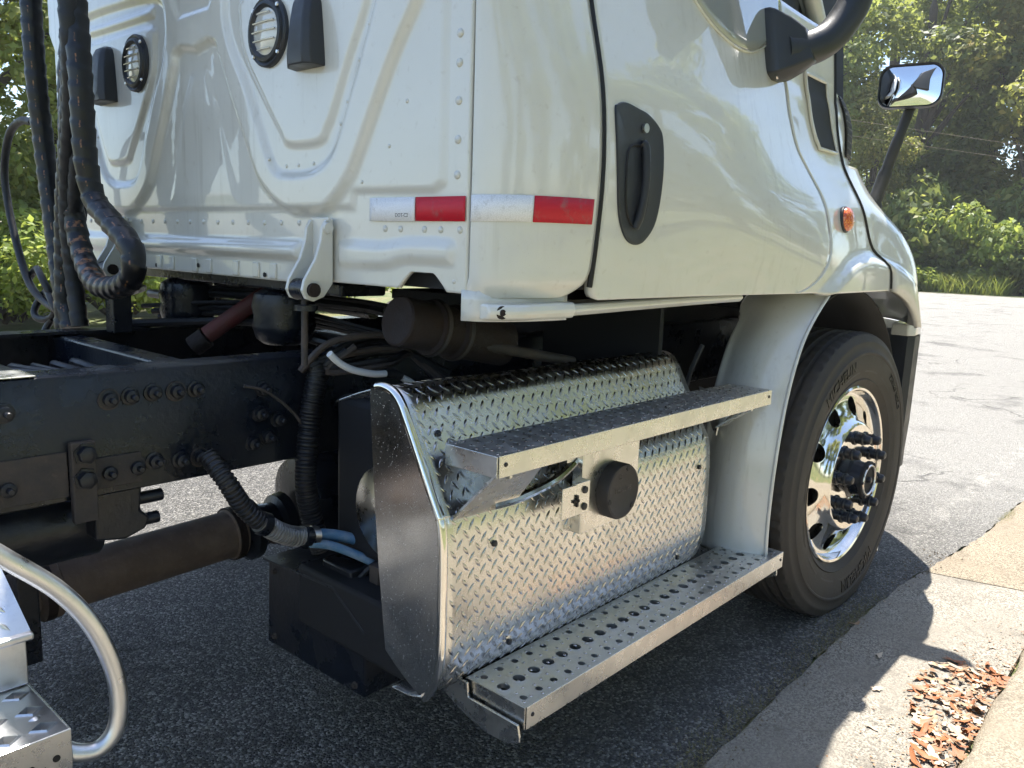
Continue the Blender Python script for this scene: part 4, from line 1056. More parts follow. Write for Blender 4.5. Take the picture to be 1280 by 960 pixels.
# suspension / hanger masses below the rail
g = MB(); g.cyl((-3.1, -.28, .645), (-2.29, -.28, .645), .088, 28); g.build('reservoir_tank', M['frame'], truck)
g = MB(); g.prism([(-2.33, .735), (-2.23, .735), (-2.235, .68), (-2.215, .66), (-2.225, .635), (-2.27, .62), (-2.33, .63)], 1, -.42, -.36); g.build('hanger_bracket', M['frame'], truck, smooth=0, bevel=.006)
for k, (x, z) in enumerate(((-2.20, .650), (-2.19, .70))):
    MB().cyl((x - .06, -.40, z), (x + .01, -.40, z), .014, 10).build('pin', M['frame'], truck)
# driveshaft with its centre bearing
ds = empty('driveshaft'); ds.parent = truck
d0, d1 = Vector((-3.2, 0, .345)), Vector((-1.80, 0, .402)); ax = (d1 - d0).normalized()
MB().lathe([(.068, 0), (.068, .80), (.074, .805), (.074, .83), (.060, .84), (.060, .87), (.078, .88), (.078, .92), (.070, .925), (.070, 1.395), (.075, 1.40), (.075, 1.43), (.06, 1.44)], d0, ax, 36).build('shaft_tube', M['shaft'], ds)
for k in (1.40, .88):
    p = d0 + ax * k; MB().lathe([(.080, 0), (.080, .022)], p, ax, 36).build('weld_ring', M['rust'], ds)
MB().lathe([(.05, 0), (.095, .02), (.095, .045), (.07, .05), (.06, .12), (.08, .13), (.085, .16), (.05, .17)], d1 + ax * .03, ax, 20).build('universal_joint', M['frame'], ds)
MB().cyl(d1 + ax * .10 - Vector((0, .10, 0)), d1 + ax * .10 + Vector((0, .10, 0)), .032, 14).build('cross_pin', M['dusty'], ds)
MB().box((-2.41, -.16, .30), (-2.365, -.085, .73)).build('bearing_bracket', M['frame'], ds, smooth=0, bevel=.004)
MB().box((-2.41, .085, .30), (-2.365, .16, .73)).build('bearing_bracket', M['frame'], ds, smooth=0, bevel=.004)
MB().box((-2.41, -.16, .27), (-2.365, .16, .31)).build('bearing_bracket', M['frame'], ds, smooth=0, bevel=.004)
for z in (.60, .66, .34): MB().lathe([(.014, 0), (.012, .012)], (-2.387, -.16, z), (0, -1, 0), 6).build('bolt', M['alu'] if z == .66 else M['frame'], ds)
# transmission and engine masses
MB().lathe([(.06, 0), (.13, .02), (.15, .06), (.16, .30), (.20, .36), (.22, .70), (.27, .76), (.30, 1.0), (.30, 1.5)], (-1.58, 0, .46), (1, 0, .04), 28).build('gearbox', M['frame'], truck, smooth=30)
MB().box((-.6, -.38, .45), (.7, .38, 1.25)).build('engine_block', M['dark'], truck, bevel=.05)
# battery / electronics box
g = MB(); g.prism([(-.297, .425), (-.600, .440), (-.715, .372), (-.713, .192), (-.290, .185)], 0, -1.850, -1.30); bb = g.build('battery_box', M['frame'], truck, smooth=0, bevel=.006)
g = MB(); g.prism([(-.29, .4305), (-.601, .4465), (-.726, .3725), (-.726, .366), (-.60, .440), (-.29, .424)], 0, -1.862, -1.29); g.build('box_lid', M['frame'], bb, smooth=0, bevel=.0015)
for y_, z_ in ((-.33, .40), (-.33, .215), (-.68, .215), (-.50, .405), (-.66, .345)): MB().lathe([(.009, 0), (.009, .003), (.006, .004), (.006, .009)], (-1.8502, y_, z_), (-1, 0, 0), 8).build('bolt', M['dusty'], bb)
for k in range(4): MB().tube([(-1.80 + .03 * k, -.62 - .02 * k, .45), (-1.74, -.66 - .03 * k, .50 + .01 * k), (-1.62, -.74, .47 + .03 * k), (-1.5, -.8, .46)], .008, 8, 5).build('cable', M['hose'], truck)
MB().box((-1.82, -.62, .447), (-1.66, -.50, .478)).build('valve_block', M['frame'], truck, bevel=.006)
MB().box((-1.80, -.70, .46), (-1.72, -.665, .505)).build('fuse_tab', M['dusty'], truck, bevel=.003)
# --- conduits and coolant hoses below the rail
rib = lambda f, a=.10: (lambda L, th: 1 + a * (1 if (L * f) % 1 < .5 else -1) * .6)
MB().tube([(-2.12, -.50, .80), (-2.105, -.55, .750), (-2.065, -.555, .680), (-2.015, -.56, .626)], .021, 16, 40, rib(90)).build('conduit', M['hose'], truck)
MB().tube([(-2.03, -.56, .641), (-1.985, -.56, .606), (-1.945, -.56, .585), (-1.905, -.56, .573)], .023, 16, 40, rib(120, .12)).build('foil_sleeve', M['silver'], truck)
for x, z in ((-2.02, .633), (-1.91, .574)): MB().lathe([(.027, -.010), (.027, .010)], (x, -.56, z), (.8, 0, -.4), 18).build('hose_clamp', M['frame'], truck)
MB().lathe([(.026, -.009), (.026, .009)], (-1.889, -.56, .570), (.9, 0, -.25), 18).build('hose_clamp', M['alu'], truck)
MB().tube([(-1.91, -.555, .578), (-1.82, -.56, .556), (-1.73, -.59, .515), (-1.65, -.64, .46), (-1.58, -.72, .40)], .014, 12, 8).build('coolant_hose', M['blue'], truck)
MB().tube([(-1.91, -.572, .562), (-1.84, -.585, .538), (-1.75, -.63, .482), (-1.68, -.69, .42), (-1.63, -.74, .36)], .011, 12, 8).build('coolant_hose', M['blue'], truck)
for k in range(3): MB().lathe([(.019, -.006), (.019, .006)], (-1.73 + .05 * k, -.59 - .025 * k, .512 - .028 * k), (.8, -.3, -.5), 12).build('cable_tie', M['seal'], truck)
# vertical corrugated conduit on the rail
MB().tube([(-1.83, -.455, .985), (-1.815, -.475, .955), (-1.835, -.478, .86), (-1.852, -.478, .70), (-1.84, -.48, .60), (-1.82, -.50, .50)], .026, 14, 50, rib(110)).build('conduit', M['hose'], truck)
MB().tube([(-2.0, -.45, .935), (-1.95, -.46, .92), (-1.89, -.47, .87), (-1.86, -.475, .83)], .004, 6, 6).build('cable', M['white_cable'], truck).data.materials[0] = M['dusty']
# white battery cable and a nest of lines above it
MB().tube([(-1.868, -.60, 1.019), (-1.84, -.60, .995), (-1.80, -.60, .975), (-1.74, -.60, .960), (-1.70, -.60, .957)], .0085, 10, 8).build('battery_cable', M['white_cable'], truck)
MB().tube([(-1.70, -.60, .957), (-1.675, -.605, .955), (-1.66, -.61, .945)], .012, 10, 4).build('cable_boot', M['seal'], truck)
MB().tube([(-1.66, -.61, .946), (-1.63, -.615, .93), (-1.60, -.63, .90)], .0085, 10, 4).build('battery_cable', M['white_cable'], truck)
for k in range(7):
    a = random.uniform(-.05, .05)
    MB().tube([(-1.86 + .02 * k, -.47 - .01 * k, .96 + .01 * k), (-1.76 + a, -.50, 1.03 - .012 * k), (-1.66, -.52 + a, 1.045 - .012 * k), (-1.58, -.56, .99), (-1.50, -.62, .93 + a)], .009, 8, 6).build('cable', M['hose'] if k % 3 else M['dusty'], truck)
# air springs and damper between rail and cab
def air_spring(x, y):
    MB().lathe([(.055, 0), (.075, .015), (.085, .05), (.080, .075), (.086, .10), (.078, .135), (.055, .150)], (x, y, .995), (0, 0, 1), 28).build('air_spring', M['frame'], truck)
air_spring(-1.74, -.215); air_spring(-1.74, .33)
MB().box((-1.80, -.55, 1.145), (-1.66, .55, 1.178)).build('cab_beam', M['frame'], truck, smooth=0, bevel=.006)
MB().cyl((-1.62, -.02, 1.15), (-1.80, .10, .99), .026, 18).build('damper', M['redpipe'], truck)
MB().cyl((-1.80, .10, .985), (-1.83, .125, .955), .032, 18).build('damper_boot', M['rust'], truck)
MB().cyl((-1.5, .75, 1.10), (-1.5, -.30, 1.08), .022, 12).build('torsion_bar', M['frame'], truck)
MB().cyl((-1.60, .90, 1.06), (-1.60, .15, 1.06), .016, 12).build('torsion_bar', M['frame'], truck)
MB().box((-2.0, .26, .99), (-1.945, .315, 1.15)).build('hose_post', M['frame'], truck, smooth=0, bevel=.004)
MB().tube([(-1.98, .29, 1.10), (-1.9, .35, 1.105), (-1.75, .62, 1.10), (-1.7, .9, 1.10)], .010, 8, 6).build('cable', M['hose'], truck)
for k in range(6):
    z_ = 1.0 + .018 * k; q_ = random.uniform(-.16, .16)
    MB().tube([(-1.80 + q_, .42, z_), (-1.70, .15 + q_, z_ + .03), (-1.62 + q_, -.2, z_ + .02), (-1.55, -.42, z_ - .01 + q_ * .3)], random.choice((.007, .010, .013)), 8, 6).build('cable', M['hose'], truck)
# exhaust elbow under the cab corner
ex = MB().lathe([(.0, 0), (.054, .0), (.058, .004), (.058, .09), (.066, .095), (.066, .115), (.059, .12), (.059, .16), (.067, .165), (.067, .19), (.060, .195), (.060, .34)], (-1.79, -.745, 1.105), (.97, -.05, -.20), 36, caps=False).build('exhaust_pipe', M['rust'], truck)
for d in (.10, .172):
    p = Vector((-1.79, -.745, 1.105)) + Vector((.97, -.05, -.20)).normalized() * d
    MB().lathe([(.0675, 0), (.0695, .006), (.0675, .012)], p, (.97, -.05, -.20), 36, caps=False).build('clamp', M['dusty'], truck)
MB().cyl((-1.56, -.80, 1.04), (-1.28, -.86, .985), .014, 10).build('brace', M['dusty'], truck)
MB().box((-1.6, -.98, 1.135), (-.9, -.5, 1.16)).build('underfloor_tray', M['dark'], truck, smooth=0)
MB().box((-.92, -.90, .45), (-.90, -.46, 1.16)).build('underfloor_shield', M['dark'], truck, smooth=0)

# --- air line hoses hanging on the back of the cab
sp_r = lambda L, th: 1 + .17 * (1 - ((L * 21 + th) % 1)) 
def hose(pts, r, name='air_hose', material='hoseprint', sub=26): return MB().tube(pts, r, 14, sub, sp_r, uv=True).build(name, M[material], truck, smooth=50)
hose([(-2.05, .62, 2.45), (-2.05, .615, 2.15), (-2.05, .615, 1.944), (-2.05, .608, 1.719), (-2.04, .60, 1.50), (-2.04, .55, 1.25), (-2.05, .49, 1.10), (-2.05, .44, .99)], .027)
hose([(-2.08, .30, 2.45), (-2.08, .25, 2.15), (-2.08, .215, 1.9), (-2.09, .175, 1.68), (-2.09, .168, 1.48), (-2.08, .150, 1.365), (-2.08, .05, 1.305), (-2.08, -.065, 1.24), (-2.08, -.06, 1.170), (-2.07, .06, 1.135), (-2.06, .22, 1.14), (-2.04, .36, 1.225), (-2.04, .41, 1.37), (-2.04, .40, 1.55), (-2.04, .385, 1.70), (-2.04, .35, 1.82), (-2.04, .30, 2.1), (-2.03, .28, 2.45)], .0275)
hose([(-2.06, .27, 2.40), (-2.07, .265, 2.0), (-2.07, .285, 1.72), (-2.06, .36, 1.52), (-2.05, .44, 1.35), (-2.05, .47, 1.18), (-2.06, .47, .99)], .025)
hose([(-2.03, .34, 2.4), (-2.03, .345, 2.0), (-2.02, .36, 1.80), (-2.01, .40, 1.62), (-2.01, .43, 1.40), (-2.02, .455, 1.2), (-2.03, .47, 1.0)], .021, material='hose')
hose([(-2.09, .22, 2.4), (-2.10, .215, 2.0), (-2.10, .20, 1.78), (-2.08, .27, 1.60), (-2.06, .37, 1.45), (-2.05, .42, 1.30), (-2.04, .43, 1.15), (-2.04, .40, 1.0)], .023, material='hose')
hose([(-2.02, .40, 2.4), (-2.02, .42, 1.95), (-2.02, .37, 1.75), (-2.04, .31, 1.62), (-2.05, .33, 1.47), (-2.04, .40, 1.32), (-2.03, .50, 1.15), (-2.03, .52, .99)], .020, material='hose')
MB().lathe([(.022, 0), (.030, .01), (.030, .05), (.022, .055), (.022, .08)], (-2.04, .325, 1.83), (0, -.02, 1), 14).build('hose_fitting', M['alu'], truck)
MB().tube([(-2.05, .66, 1.60), (-2.05, .76, 1.612), (-2.05, .87, 1.58), (-2.05, .94, 1.48), (-2.05, .935, 1.38), (-2.05, .88, 1.25), (-2.05, .80, 1.13), (-2.05, .70, 1.07), (-2.04, .55, 1.03)], .012, 10, 10).build('air_line', M['hose'], truck)
MB().tube([(-2.04 + .012 * math.sin(a * 2), .74 + .085 * math.cos(a) - .012 * a, 1.11 + .062 * math.sin(a) - .011 * a) for a in np.linspace(0, 4.2 * math.pi, 44)], .011, 10, 2).build('air_line', M['hose'], truck)
g = MB(); g.prism([(1.06, 1.585), (.965, 1.545), (.965, 1.60), (1.02, 1.625), (1.06, 1.635)], 0, -1.90, -1.893); g.build('hose_bracket', M['rust'], truck, smooth=0, bevel=.002)
for y, z in ((.50, 1.35), (.52, 1.33), (.46, 1.345)):
    MB().lathe([(.012, 0), (.014, .02), (.010, .05)], (-1.96, y, z - .18), (-1, .2, .1), 10).build('air_fitting', M['frame'], truck)

# --- chassis step with grab handle, bottom left
cs = empty('chassis_step'); cs.parent = truck
g = MB(); g.box((-3.3, -.800, .372), (-2.527, -.797, .4615)); g.build('front_lip', M['alu'], cs, smooth=0, bevel=.002)
g = MB(); g.box((-2.530, -.797, .372), (-2.527, -.60, .4605)); g.build('end_lip', M['alu'], cs, smooth=0, bevel=.001)
# tread with diamond openings
g = MB(); px_, py_ = .055, .066
for j in range(3):
    for i in range(15):
        xc = -2.530 - (i + .5) * px_; yc = -.797 + (j + .5) * py_
        cr = [(xc + sx * px_ / 2, yc + sy * py_ / 2, .4595) for sx, sy in ((1, 1), (-1, 1), (-1, -1), (1, -1))]
        q = [(1, 0), (0, 1), (-1, 0), (0, -1)]
        d0_ = [(xc + u * .023, yc + v * .018, .4596) for u, v in q]
        d1_ = [(xc + u * .019, yc + v * .0145, .4625) for u, v in q]
        d2_ = [(xc + u * .016, yc + v * .012, .4450) for u, v in q]
        fs_ = []
        for k_ in range(4):
            n_ = (k_ + 1) % 4
            fs_ += [(k_, 4 + n_, 4 + k_), (k_, n_, 4 + n_), (4 + k_, 4 + n_, 8 + n_, 8 + k_), (8 + k_, 8 + n_, 12 + n_, 12 + k_)]
        g.add([cr[0], cr[1], cr[2], cr[3]] + d0_ + d1_ + d2_, fs_)
g.build('tread_plate', M['tube'], cs, smooth=0)
for k in range(6): MB().lathe([(.006, 0), (.006, .001)], (-2.552 - .038 * k, -.8001, .418 - .003 * (k % 2)), (0, -1, 0), 14).build('bolt_hole', M['seal'], cs)
MB().box((-3.3, -.604, .462), (-2.528, -.600, .552)).build('riser', M['tube'], cs, smooth=0, bevel=.002)
MB().box((-3.3, -.625, .552), (-2.520, -.585, .566)).build('riser_lip', M['tube'], cs, smooth=0, bevel=.004)
g = MB(); g.add([(-3.3, -.612, .566), (-2.522, -.612, .566), (-2.545, -.50, .70), (-3.3, -.50, .70)], [(0, 1, 2, 3)]); slope = g.build('riser_plate', M['tube'], cs, smooth=0, solid=.004)
lugs = MB()
for j in range(5):
    for i in range(10):
        for h2 in (0, 1):
            s_ = .02 + (j + h2 * .5) * .035; x = -2.56 - (i + h2 * .5) * .036
            o = Vector((x, -.612 + .112 * s_ / .175, .566 + .134 * s_ / .175)) + Vector((0, -.77, .64)) * .0008
            a_ = math.radians(52 if h2 else -52); es = Vector((0, .64, .77)); ex_ = Vector((1, 0, 0)); nn = Vector((0, -.77, .64))
            a = ex_ * math.cos(a_) + es * math.sin(a_); b = -ex_ * math.sin(a_) + es * math.cos(a_)
            lugs.add([o + a * .014, o + b * .004, o - a * .014, o - b * .004, o + nn * .0025], [(0, 1, 4), (1, 2, 4), (2, 3, 4), (3, 0, 4)])
lo = lugs.build('raised_tread_pattern', M['tube'], cs, smooth=60); lo['kind'] = 'stuff'
MB().tube([(-2.78, -.80, .955), (-2.70, -.80, .875), (-2.612, -.80, .786), (-2.532, -.80, .703), (-2.481, -.80, .618), (-2.452, -.80, .520), (-2.453, -.80, .440), (-2.480, -.795, .402), (-2.515, -.785, .404), (-2.548, -.76, .428), (-2.56, -.72, .45)], .0150, 18, 10).build('grab_handle', M['tube'], cs)
# a bar from step back to rail
MB().box((-2.75, -.62, .60), (-2.70, -.43, .80)).build('step_arm', M['frame'], cs, smooth=0, bevel=.003)

# ------------------------------------------------------------------ vegetation
def leaf_cloud(centres, n, size, squash=(1, 1, 1), droop=.35):
    """numpy leaf clumps: every leaf is a small folded quad; centres: (x,y,z,r)"""
    C = np.array(centres, float); w = C[:, 3] ** 2; idx = rng.choice(len(C), n, p=w / w.sum())
    d = rng.normal(size=(n, 3)); d /= np.linalg.norm(d, axis=1)[:, None]
    rad_ = C[idx, 3] * (.45 + .62 * rng.random(n) ** .6) 
    # shoots: lumpy radius
    lump = 1 + .22 * np.sin(d[:, 0] * 7 + idx) * np.sin(d[:, 1] * 6 + idx * 2) + .15 * np.sin(d[:, 2] * 9 + idx)
    P = C[idx, :3] + d * (rad_ * lump)[:, None] * np.array(squash)
    nrm_ = d * .7 + rng.normal(size=(n, 3)) * .55 + np.array((0, 0, .45)); nrm_ /= np.linalg.norm(nrm_, axis=1)[:, None]
    a = np.cross(nrm_, rng.normal(size=(n, 3))); a /= np.linalg.norm(a, axis=1)[:, None]; b = np.cross(nrm_, a)
    s = size * (.6 + .8 * rng.random(n))[:, None]
    v = np.stack([P - a * s, P + b * s * .5 + nrm_ * s * .12, P + a * s, P - b * s * .5 + nrm_ * s * .12], 1).reshape(-1, 3)
    f = np.arange(n * 4).reshape(n, 4)
    return v, f
def cloud_mesh(name, v, f, material):
    me = bpy.data.meshes.new(name); me.vertices.add(len(v)); me.vertices.foreach_set('co', v.ravel())
    n = len(f); me.loops.add(n * 4); me.polygons.add(n); me.loops.foreach_set('vertex_index', f.ravel().astype(np.int32))
    me.polygons.foreach_set('loop_start', np.arange(0, n * 4, 4, dtype=np.int32)); me.materials.append(material); me.update(calc_edges=True); return me
def tree_meshes(hgt, spread, material, n, leaf, seed, low=.25):
    r = random.Random(seed); cs_ = []
    for k in range(26):
        z = hgt * (low + (1 - low) * (k + r.random()) / 26); t = (z / hgt - low) / (1 - low)
        wid = spread * (math.sin(math.pi * (.12 + .80 * t)) ** .8); a = r.random() * 6.28; q = wid * math.sqrt(r.random()) * .85
        cs_.append((q * math.cos(a), q * math.sin(a), z, spread * r.uniform(.20, .40)))
    v, f = leaf_cloud(cs_, n, leaf, (1, 1, .8)); crown = cloud_mesh('crown', v, f, material)
    g = MB(); g.tube([(0, 0, -.1), (.05 * hgt * .1, 0, hgt * .25), (-.03 * hgt * .1, .04, hgt * .55), (.02, 0, hgt * .88)], [hgt * .022, hgt * .018, hgt * .012, hgt * .004], 9, 6)
    for c in r.sample(cs_, 9):
        z0 = c[2] * .62; g.tube([(0, 0, z0), (c[0] * .5, c[1] * .5, z0 + (c[2] - z0) * .6), (c[0], c[1], c[2])], [hgt * .009, hgt * .005, hgt * .002], 6, 4)
    return crown, g.mesh('trunk', M['bark'], 60)
def plant(name, meshes, loc, sc, rz, label, cat, group):
    e = empty(name, loc, rz); e.scale = (sc, sc, sc) if isinstance(sc, (int, float)) else sc
    for me in meshes:
        o = bpy.data.objects.new(me.name.split('.')[0], me); COL.objects.link(o); o.parent = e
    return tag(e, label, cat, group)
T_dark = tree_meshes(17, 4.6, M['leaf_dark'], 15000, .17, 1, .12)
T_mid = tree_meshes(16, 4.4, M['leaf_mid'], 15000, .17, 2, .12)
T_yel = tree_meshes(17, 4.2, M['leaf_yel'], 14000, .17, 3, .15)
def bush_meshes(hgt, spread, material, n, leaf, seed):
    r = random.Random(seed); cs_ = []
    for k in range(14):
        a = r.random() * 6.28; q = spread * math.sqrt(r.random()); z = hgt * r.uniform(.15, .75) * (1 - .4 * q / spread); cs_.append((q * math.cos(a), q * math.sin(a), z, spread * r.uniform(.25, .42)))
    v, f = leaf_cloud(cs_, n, leaf, (1, 1, .8)); v[:, 2] = np.maximum(v[:, 2], .02); crown = cloud_mesh('crown', v, f, material)
    g = MB()
    for c in cs_[:9]: g.tube([(c[0] * .2, c[1] * .2, 0), (c[0] * .6, c[1] * .6, c[2] * .6), (c[0], c[1], c[2])], [.05, .035, .012], 6, 4)
    return crown, g.mesh('stem', M['bark'], 60)
B_lime = bush_meshes(3.2, 1.9, M['leaf_lime'], 6500, .10, 11)
B_mid = bush_meshes(3.2, 2.0, M['leaf_mid'], 6500, .11, 12)
B_dark = bush_meshes(3.4, 2.0, M['leaf_dark'], 6500, .11, 13)
# far end of the road
G1 = 'trees at the end of the road'
plant('broadleaf_tree', T_mid, (44, 15.5, 0), (1.0, 1.0, .98), .3, 'green tree straight behind the hood mirror bracket beside the cab pillar', 'tree', G1)
plant('broadleaf_tree', T_dark, (47, 12.2, 0), 1.05, 1.2, 'dark green tree directly behind the hood mirror head', 'tree', G1)
plant('broadleaf_tree', T_mid, (52, 9.6, 0), 1.1, 2.2, 'mid green tree right of the hood mirror', 'tree', G1)
plant('broadleaf_tree', T_yel, (46, 6.4, 0), 1.05, .7, 'yellowing tree at the right edge of the photograph', 'tree', G1)
plant('broadleaf_tree', T_dark, (56, 17.0, 0), 1.25, 2.9, 'tall dark tree deep behind the hood mirror bracket', 'tree', G1)
plant('broadleaf_tree', T_dark, (60, 11.5, 0), 1.3, 4.0, 'tallest dark tree at the back above the hood mirror', 'tree', G1)
plant('broadleaf_tree', T_dark, (58, 5.0, 0), 1.3, 5.0, 'dark tree behind the yellowing tree at the right edge', 'tree', G1)
plant('broadleaf_tree', T_yel, (42, 12.9, 0), (.55, .55, .62), 3.3, 'small yellow green tree beside the hood mirror arm', 'tree', G1)
plant('broadleaf_tree', T_dark, (50, 2.0, 0), 1.1, 1.9, 'dark tree just outside the right edge', 'tree', G1)
G2 = 'shrubs on the far road verge'
plant('shrub', B_lime, (39.5, 11.0, 0), (1.25, 1.25, 1.3), .4, 'bright lime green shrub right beside the white fender', 'shrub', G2)
plant('shrub', B_mid, (41.5, 9.3, 0), (1.2, 1.2, 1.35), 1.4, 'green shrub below the hood mirror', 'shrub', G2)
plant('shrub', B_dark, (41.5, 7.3, 0), (1.2, 1.2, 1.2), 2.4, 'dark shrub at the right edge below the yellowing tree', 'shrub', G2)
plant('shrub', B_lime, (39.8, 9.0, 0), (.7, .7, .55), 3.0, 'low lime shrub at the roadside between two taller shrubs', 'shrub', G2)
plant('shrub', B_dark, (43.5, 12.6, 0), (1.2, 1.2, 1.5), 4.4, 'dark shrub half hidden behind the lime green shrub', 'shrub', G2)
plant('shrub', B_dark, (43, 5.2, 0), (1.2, 1.2, 1.5), 5.4, 'dark shrub cut by the right edge of the photograph', 'shrub', G2)
plant('shrub', B_mid, (44.5, 7.9, 0), (1.3, 1.3, 1.6), 5.0, 'tall green shrub behind the roadside grass', 'shrub', G2)
plant('shrub', B_lime, (41.0, 12.0, 0), (1.5, 1.5, 2.0), 2.7, 'tall lime shrub just left of the hood mirror arm', 'shrub', G2)
plant('shrub', B_lime, (42.0, 8.4, 0), (1.5, 1.5, 1.9), 4.1, 'tall lime shrub under the right half of the hood mirror', 'shrub', G2)
plant('shrub', B_mid, (42.6, 10.3, 0), (1.7, 1.7, 2.3), 0.9, 'tallest mid green shrub directly under the hood mirror', 'shrub', G2)
plant('shrub', B_mid, (43.0, 6.2, 0), (1.6, 1.6, 2.2), 3.9, 'tall mid green shrub near the right edge below the wires', 'shrub', G2)
# grass on the verge
def blades(n, box, hgt, w, material, name, label, bend=.5):
    x0, x1, y0, y1 = box; vs = []; fs = []
    for k in range(n):
        x = random.uniform(x0, x1); y = random.uniform(y0, y1); a = random.uniform(0, 6.28); hh = hgt * random.uniform(.4, 1.1); dx, dy = math.cos(a) * w, math.sin(a) * w
        bx, by = random.gauss(0, hh * bend), random.gauss(0, hh * bend); o = len(vs)
        vs += [(x - dx, y - dy, 0), (x + dx, y + dy, 0), (x + dx * .6 + bx * .4, y + dy * .6 + by * .4, hh * .6), (x - dx * .6 + bx * .4, y - dy * .6 + by * .4, hh * .6), (x + bx, y + by, hh)]
        fs += [(o, o + 1, o + 2, o + 3), (o + 3, o + 2, o + 4)]
    g = MB(); g.add(vs, fs); return tag(g.build(name, M[material], smooth=0), label, 'grass', kind='stuff')
blades(3500, (38.2, 42, 5.5, 11.5), .95, .03, 'grass', 'roadside_grass', 'tall bright grass along the far road edge')
vg = MB(); vg.grid(lambda u, v: (37.6 + .25 * math.sin(v * 9) + 40 * u, -4 + 34 * v, .012), 4, 40); structure(vg.build('verge', M['earth'], smooth=0))
# left side of the street
G3 = 'shrubs and trees behind the truck'
T_left = tree_meshes(8.0, 2.6, M['leaf_mid'], 16000, .085, 21, .10); T_left2 = tree_meshes(9.0, 2.8, M['leaf_yel'], 16000, .085, 22, .12)
B_left = bush_meshes(2.4, 1.5, M['leaf_lime'], 9000, .06, 23)
plant('broadleaf_tree', T_left, (1.2, 13.2, 0), 1.0, .3, 'green tree at the left edge behind the air hoses', 'tree', G3)
plant('broadleaf_tree', T_left2, (3.0, 14.8, 0), 1.0, 1.3, 'yellow green tree seen between the hoses and the cab', 'tree', G3)
plant('broadleaf_tree', T_left, (-1.2, 14.5, 0), 1.0, 2.3, 'green tree cut by the left edge', 'tree', G3)
plant('broadleaf_tree', T_left2, (6.0, 16.0, 0), 1.0, 3.3, 'yellow green tree hidden behind the cab back', 'tree', G3)
plant('shrub', B_left, (.7, 10.9, 0), 1.0, .0, 'sunlit shrub at the left edge below the looped air line', 'shrub', G3)
plant('shrub', B_left, (2.6, 11.4, 0), (1, 1, 1.0), 1.0, 'sunlit shrub seen under the hanging hose loop', 'shrub', G3)
plant('shrub', B_left, (4.6, 11.5, 0), (1.1, 1.1, 1.0), 2.0, 'sunlit shrub seen under the cab back between the air springs', 'shrub', G3)
plant('shrub', B_left, (7.2, 12.2, 0), (1.2, 1.2, 1.1), 3.0, 'sunlit shrub glimpsed beneath the cab floor', 'shrub', G3)
plant('shrub', B_left, (-1.0, 11.2, 0), 1.0, 4.0, 'sunlit shrub outside the left edge', 'shrub', G3)
# trees on the pavement side: seen in the paint, the chrome and the mirror
G4 = 'trees on the pavement side mirrored in the paint'
PT = [(-13, -13.5, .75, T_mid, 'rearmost'), (-6.5, -12.5, .70, T_dark, 'dark rear'), (-1, -13.6, .78, T_yel, 'yellowing middle'), (5.0, -12.2, .70, T_dark, 'dark middle'), (10.5, -13.4, .80, T_mid, 'green forward'), (17, -12.4, .8, T_dark, 'dark forward'), (24, -12.0, .85, T_yel, 'yellowing forward'), (33, -11.5, .9, T_mid, 'farthest forward')]
for k, (x, y, s, ms_, w) in enumerate(PT):
    plant('broadleaf_tree', ms_, (x, y, 0), s, k * 1.1, w + ' tree on the pavement side, only mirrored in the paint', 'tree', G4)
# overhead wires
def wire(p, q, sag, r, label):
    pts = [Vector(p).lerp(Vector(q), t) - Vector((0, 0, sag * 4 * t * (1 - t))) for t in np.linspace(0, 1, 15)]
    return tag(MB().tube(pts, r, 6, 2).build('overhead_wire', M['conc2']), label, 'wire', 'overhead wires across the trees')
wire((25, 16, 7.6), (25, -14, .5 + 0.6), .0, .0055, 'upper of two pale wires crossing behind the hood mirror arm')
wire((25.3, 16, 7.0), (25.3, -14, 1.0), .0, .0045, 'lower of two pale wires crossing behind the hood mirror arm')

# ------------------------------------------------------------------ litter in the gutter
def leaf_mesh(name, material, lobes, curl):
    g = MB(); n = 14; vs = [(0, 0, .004)]
    for k in range(n):
        a = 2 * math.pi * k / n; r = .5 * (1 + .35 * math.cos(lobes * a)) * (1.25 if abs(math.sin(a / 2)) < .3 else 1)
        x, y = r * math.cos(a), r * .72 * math.sin(a); vs.append((x, y, curl * (x * x * 1.2 - y * y * .9) + .06 * math.sin(3 * a)))
    g.add(vs, [(0, 1 + k, 1 + (k + 1) % n) for k in range(n)]); return g.mesh(name, material, 60)
LM = [leaf_mesh('leaf', M[mm], lb, cu) for mm, lb, cu in (('dead_o', 5, .3), ('dead_b', 3, .5), ('dead_p', 5, .25), ('dead_b', 1, .6), ('dead_o', 2, .5), ('dead_p', 3, .4), ('dead_b', 5, .35))]
pile = tag(empty('leaf_pile', (-.45, -1.70, 0)), 'drift of dry orange and tan leaves in the gutter against the kerb', 'leaves')
poly = np.array([(-.40, -1.555), (-.20, -1.62), (-.12, -1.70), (-.13, -1.785), (-.45, -1.79), (-.85, -1.79), (-1.25, -1.79), (-1.0, -1.73), (-.72, -1.66)])
cnt = 0
while cnt < 258:
    x = random.uniform(-1.3, -.1); y = random.uniform(-1.80, -1.54)
    if sd_poly(np.array([[x, y]]), poly)[0] < .05 * random.random() ** 2 - .03 * random.random() ** 3: continue
    if x < -.95 and random.random() < .55: continue
    o = bpy.data.objects.new('leaf', random.choice(LM)); COL.objects.link(o); o.parent = pile
    s = random.choice((.018, .024, .030, .036, .044)) * random.uniform(.8, 1.15)
    o.location = (x + .45, y + 1.70, .009 + random.random() * .008); o.rotation_euler = (random.gauss(0, .18), random.gauss(0, .18), random.uniform(0, 6.28)); o.scale = (s, s * random.uniform(.55, 1.0), s * .6); cnt += 1
